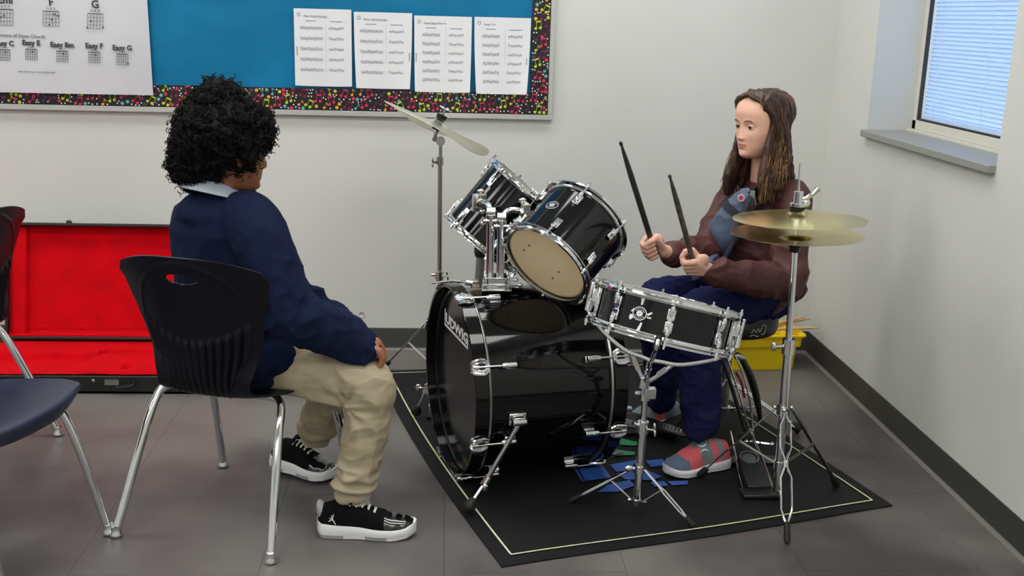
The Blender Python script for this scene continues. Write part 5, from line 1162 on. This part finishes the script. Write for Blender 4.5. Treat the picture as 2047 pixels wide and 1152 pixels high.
limb(mb, [hL_, kL, aL], [.05, .045, .031]); limb(mb, [hR_, kR, aR], [.05, .045, .031])
def orth(v, s_): v = V(v); return (v - s_ * v.dot(s_)).normalized()
f_ = orth((-1, -.25, -.15), sdR); c_ = orth(V((.1, -1, -.2)), sdR); c_ = (c_ - f_ * c_.dot(f_)).normalized(); fist(mb, fR, sdR, f_, c_, 1, wR.lerp(fR, .12)); limb(mb, [wR, wR.lerp(fR, .5)], [.023, .021])
f_ = orth((-1, -.35, -.35), sdL); c_ = orth(V((-.3, .9, .1)), sdL); c_ = (c_ - f_ * c_.dot(f_)).normalized(); fist(mb, fL, sdL, f_, c_, 1, wL.lerp(fL, .12)); limb(mb, [wL, wL.lerp(fL, .5)], [.023, .021])
me = blob(mb, .0024, 2, paint=lambda c: 1 if gh.lips(c) else 0)
bodypart('body', me, [M['girlskin'], M['lips']], girl); gh.eyes(girl, None, look=(.15, 0))
# jacket
mb = MB(); torso(mb, gt)
slimb(mb, [sL + V((-.03, .04, 0)), sL, sL.lerp(eL, .5), eL, eL.lerp(wL, .5) + V((0, 0, -.004)), wL + V((.0, 0, 0))], [.054, .058, .055, .058, .053, .040], 4)
slimb(mb, [sR + V((.02, -.02, 0)), sR, sR.lerp(eR, .5), eR, eR.lerp(wR, .5), wR], [.052, .055, .051, .052, .046, .038], 4)
mb.ball(at(1570, 572, 3.33), (.07, .07, .05), 14, 10); mb.ball(at(1545, 574, 3.31), (.08, .06, .04), 14, 10); mb.ball(at(1585, 425, 3.33), .05, 12, 8)
mb.ball(at(1530, 376, 3.41), (.06, .05, .028), 14, 10)
jf = folds(21, .010, 10, (1, 1, .8)); jf2 = folds(8, .004, 20)
def jd(c, n): d = min((c - eL).length, (c - wL).length + .03, (c - eR).length, (c - at(1540, 590, 3.3)).length); k = .5 + 1.1 * math.exp(-(d / .10) ** 2); return jf(c, n) * k + jf2(c, n) * k * .8
me = blob(mb, .0045, 6, jd); bodypart('jacket', me, M['brownjacket'], girl)
for wr_, el_ in ((wL, eL), (wR, eR)):
    d = (wr_ - el_).normalized(); m = MB(); m.lathe([(.036, -.012), (.0385, -.004), (.038, .014), (.035, .018), (.030, .018), (.030, -.01)], wr_ - d * .006, d, 26, close=True); part('cuff', m, M['brownjacket'], girl)
def on_chest(u, v, lift=0):   # point on the jacket front seen at pixel
    C_, U_, W_ = gt[3]; d = CF + CR * ((u - 1023.5) / F_PX) + CD * ((v - 576) / F_PX)
    for y in [3.0 + .004 * k for k in range(110)]:
        p = EYE + d * (y / d.y); q = V((p.x, p.y, 0)) - V((1.02, 3.40, 0)) ; a = q.dot(gS) / (.135 + lift); b = q.dot(gD) / (.110 + lift)
        if a * a + b * b < 1: return p
    return EYE + d * (3.23 / d.y)
m = MB(); m.tube(spline([on_chest(1516, 376, .012), on_chest(1514, 395, .012), on_chest(1520, 425, .012), on_chest(1524, 460, .012)], 4), [.014, .018, .022, .022] * 3 + [.02], 10, flat=.5); part('open_placket', m, M['lining'], girl, label='dark opening at the jacket front')
for x_ in (1517, 1533): m = MB(); m.tube(spline([on_chest(x_, 372, .02), on_chest(x_ + 1, 382, .022), on_chest(x_ - 1, 398, .022)], 3), .0016, 6); m.ball(on_chest(x_ - 1, 400, .022), .0028, 8, 6); part('drawstring', m, M['steel'], girl)
# trousers
mb = MB(); mb.ball(at(1500, 600, 3.42), (.135, .135, .068), 18, 12)
slimb(mb, [hL_ + V((0, .02, .008)), hL_.lerp(kL, .5) + V((0, 0, .008)), kL, kL.lerp(aL, .35), kL.lerp(aL, .7), aL + V((0, 0, .012))], [.076, .074, .070, .066, .062, .058], 5)
slimb(mb, [hR_, hR_.lerp(kR, .5) + V((0, 0, .006)), kR, kR.lerp(aR, .4), aR + V((0, 0, .01))], [.080, .076, .068, .060, .052], 5)
pf1 = folds(31, .010, 9); pf2 = folds(33, .004, 26)
me = blob(mb, .005, 7, lambda c, n: pf1(c, n) * (.6 + .8 * sm(.25, .12, c.z)) + pf2(c, n)); bodypart('trousers', me, M['navypant'], girl)
# shoes
def gsh(x, k):
    y = k - .5; d = x + .10 * y
    if x < .14: return 1
    if .14 <= d < .26: return 0
    if .26 <= d < .36: return 1
    if .36 <= d < .56: return 0
    if .56 <= d < .76: return 1
    return 2
gm = [M['knit_teal'], M['knit_red'], M['knit_slate']]
u_, P, hz, half, X, Y, Z = shoe(girl, V((.880, 3.075, .008)), V((.672, 2.985, .008)), EZ, .046, gsh, 'w', girl=True, mats=gm, h_ank=.088)
m = MB()
for ch_, k0, x0_ in (('e', .36, .50), ('y', .47, .50), (')', .60, .52), ('(', .70, .52)):
    c0, c1, c2 = shoe.S(x0_, k0), shoe.S(x0_, k0 + .10), shoe.S(x0_ - .10, k0); tx = (c1 - c0).normalized(); ty = (c2 - c0); ty = (ty - tx * ty.dot(tx)).normalized(); nn_ = tx.cross(ty); nn_ = nn_ if nn_.z > 0 else -nn_
    m.text(ch_, .030, c0 + nn_ * .0035, tx, ty, nn_, .0012, bold=.0008)
part('shoe_print', m, M['solewhite'], u_, label='white lettering across the instep', flat=True)
u2, P, hz, half, X, Y, Z = shoe(girl, at(1352, 846, 3.55), at(1248, 856, 3.37), V((-.28, -.1, 1)), .046, lambda x, k: (0, 2, 1, 0, 0)[min(4, int(x * 5))], 'w', girl=True, mats=gm, h_ank=.088)
# hair
rnd = random.Random(9)
def hpath(side, a, t_, lift, ln_, fwd, jit):
    """side +-1, a angle from face front (rad), t_ position on the part 0 front..1 back"""
    j = lambda s_: rnd.uniform(-s_, s_)
    P = [gh.w(.22 - .50 * t_, side * .01, .492 - .05 * abs(t_ - .45) - (.05 if t_ < .15 else 0))]
    for z in (.455, .34, .14, -.08):
        f, b, wd_ = hrow(z); c, s_ = math.cos(a), math.sin(a)
        if a < 1.45 and z > .2: aa = a * .88
        else: aa = max(a, 1.40)
        c, s_ = math.cos(aa), math.sin(aa)
        x = (f * abs(c) ** .82 if c > 0 else b * abs(c) ** .9) ; y = side * wd_ * abs(s_) ** .92; k = 1.045 + lift; P.append(gh.w(x * k - .0, y * k, z + .015))
    x0, y0 = (gh.loc(P[-1]).x, gh.loc(P[-1]).y)
    for i, z in enumerate((-.32, -.52, -.72, -.92)):
        sp = 1.0 + .05 * i; wv = .045 * math.sin(i * 1.9 + jit * 6.28)
        P.append(gh.w(x0 * sp * .96 + fwd * (i + 1) * .055 + wv, y0 * (1.02 + .03 * i) + wv * .6 + side * .012 * i, z * ln_))
    return P
def rndpath(lift, jit=1):
    side = rnd.choice((-1, 1)); a = rnd.uniform(1.0, PI); t_ = sm(.9, PI, a) * .9 + rnd.uniform(-.05, .08); fr_ = 1 if a < 1.75 else (0 if a > 2.4 else .5)
    return hpath(side, a, max(0, min(1, t_)), lift, rnd.uniform(.92, 1.22), fr_ * .9 + rnd.uniform(-.1, .1) - (.25 if a > 2.4 else 0), rnd.random()), side, a
def fringe(side, t_, lift):
    k_ = 1.02 + lift; P = [gh.w(.28 - .16 * t_, side * .004, .465 + .02 * t_)]
    for x_, y_, z_ in ((.275, .12, .425), (.21, .235, .345), (.135, .305, .215), (.075, .345, .04), (.02, .36, -.12), (.00, .375, -.30), (.03, .39, -.50), (.08, .41, -.72), (.13, .43, -.92)): P.append(gh.w((x_ - .20 * t_ * (1 if z_ > 0 else .6)) * k_, side * (y_ + .02 * t_) * k_, z_ + .03 * t_))
    return P
mb = MB()
for k in range(26): slimb(mb, fringe(1 if k % 2 else -1, (k // 2) / 12, .0), [.006, .006, .007, .008, .009, .011, .013, .013, .011, .006], 2, 8)
for k in range(120):
    P, _, _ = rndpath(.0)
    slimb(mb, P, [.005, .006, .007, .009, .012, .015, .016, .013, .006], 2, 8)
for zc, r_ in ((.25, .30), (.05, .30)): mb.ball(gh.w(-.10, 0, zc), (.385 * gh.H, .33 * gh.H, .262 * gh.H), 18, 12, (gh.D, gh.L, gh.U))
hf1 = folds(41, .006, 26, (1, 1, .22))
me = blob(mb, .0045, 5, lambda c, n: hf1(c, n)); gp_ = bodypart('hair', me, M['brownhair'], girl, label='long wavy brown hair with a centre parting')
cm, ce, cl2 = MB(), MB(), MB()
for k in range(2300):
    if k % 5 == 0: side = rnd.choice((-1, 1)); a = 1.2; P = fringe(side, rnd.random() ** .8, rnd.uniform(.02, .09))
    else: P, side, a = rndpath(rnd.uniform(.02, .12))
    Q = spline([p + V((rnd.uniform(-1, 1), rnd.uniform(-1, 1), 0)) * (.0015 + .0012 * i) for i, p in enumerate(P)], 3); n_ = len(Q); blond = (a < 1.8 and rnd.random() < .65)
    w_ = rnd.uniform(.0011, .0028); cut = int(n_ * rnd.uniform(.60, .90)) if blond else n_
    (cl2 if rnd.random() < .34 else cm).tube(Q[:cut], [w_ * (.5 + .5 * min(1, i / 4)) * (1 if i < n_ * .8 else max(.2, (n_ - i) / (n_ * .2))) for i in range(cut)], 3)
    if blond: ce.tube(Q[cut - 1:], [w_ * max(.25, 1 - i / (n_ - cut + 1)) for i in range(n_ - cut + 1)], 3)
part('strands', cm, M['brownhair'], gp_, stuff=True, angle=180); part('strands', cl2, M['hairlight'], gp_, stuff=True, angle=180, label='mid-brown strands'); part('lighter_ends', ce, M['blondhair'], gp_, label='lighter sun-bleached hair ends', stuff=True, angle=180)

# sling bag across her chest
bag = thing('sling_bag', 'slate blue sling bag worn across the jacket front with a round badge', 'bag', tuple(at(1450, 460, 3.2)))
A_ = [(1504, 384, .014), (1482, 402, .030), (1462, 432, .040), (1444, 468, .046), (1424, 505, .045), (1400, 546, .034)]
cn2 = V((gD * .8 + gS * .35 + EZ * .12)).normalized()
R_ = []
pts = [on_chest(u, v, .03) for u, v, _ in A_]; hw = [.022, .036, .046, .054, .056, .042]; th2 = [.008, .016, .024, .028, .026, .014]
Q = spline(pts, 5); n_ = len(Q); rings = []
for i, p in enumerate(Q):
    t_ = i / (n_ - 1) * (len(pts) - 1); a = min(int(t_), len(pts) - 2); k = t_ - a; tg = (Q[min(i + 1, n_ - 1)] - Q[max(i - 1, 0)]).normalized(); Wd = tg.cross(cn2).normalized(); Nn = Wd.cross(tg).normalized()
    rings.append((p, Wd * (hw[a] + (hw[a + 1] - hw[a]) * k), Nn * (th2[a] + (th2[a + 1] - th2[a]) * k)))
mb = MB(); mb.loft(rings, 24); bf = folds(51, .003, 16)
me = blob(mb, .004, 14, lambda c, n: bf(c, n)); org = root_loc(bag)
for v in me.vertices: v.co = v.co - org
me.materials.append(M['bagblue']); part('pouch', me, None, bag)
def bandring(i0, k=1.04): c, U, W_ = rings[i0]; return [c + U * k * math.cos(a) + W_ * k * math.sin(a) for a in [2 * PI * j / 24 for j in range(24)]]
m = MB(); m.loft([(rings[7][0], rings[7][1] * 1.07, rings[7][2] * 1.10), (rings[8][0], rings[8][1] * 1.07, rings[8][2] * 1.10), (rings[9][0], rings[9][1] * 1.07, rings[9][2] * 1.10)], 24); part('band', m, M['bagdark'], bag, label='dark webbing band round the pouch')
m = MB(); m.tube(spline([on_chest(1500, 392, .06), on_chest(1478, 440, .08), on_chest(1462, 490, .085), on_chest(1440, 530, .08)], 5), .012, 10, flat=.4); part('side_panel', m, M['bagdark'], bag)
m = MB(); P = spline([on_chest(1500, 385, .03), on_chest(1520, 372, .03), at(1556, 360, 3.34), at(1575, 366, 3.42)], 5); m.tube(P, .012, 10, flat=.35); part('strap', m, M['bagdark'], bag)
m = MB(); m.tube(spline([on_chest(1470, 470, .05), on_chest(1462, 500, .05), on_chest(1452, 540, .04), on_chest(1458, 575, .03)], 5), .014, 10, flat=.3); part('strap', m, M['bagdark'], bag)
bc = on_chest(1487, 396, .03) + cn2 * .020; 
toc = (EYE - bc).normalized(); bn2 = (cn2 + toc * .5).normalized()
m = MB(); m.lathe([(.0075, 0), (.0115, 0), (.0125, .002), (.0115, .004), (.0075, .004)], bc, bn2, 24, close=True); part('badge_ring', m, M['coated'], bag)
m = MB(); m.lathe([(0, .003), (.008, .003), (.008, 0)], bc, bn2, 20); part('badge', m, M['magenta'], bag, label='magenta round badge')
m = MB(); m.box(on_chest(1504, 388, .06), (.014, .006, .022)); m.cyl(on_chest(1506, 380, .06), on_chest(1511, 410, .06), .002, seg=6); part('buckle', m, M['steel'], bag)

# drumsticks in her hands
m = MB(); stick(m, fR - sdR * .045, tipR, .0085); m2 = solo('drumstick', m, M['darkstick'], 'dark stained drumstick raised in the hand nearer the drums', 'drumstick', origin=fR)
m = MB(); stick(m, fL - sdL * .045, tipL, .0078); m2 = solo('drumstick', m, M['greystick'], 'worn greyish drumstick held in the hand beside the blue bag', 'drumstick', origin=fL)
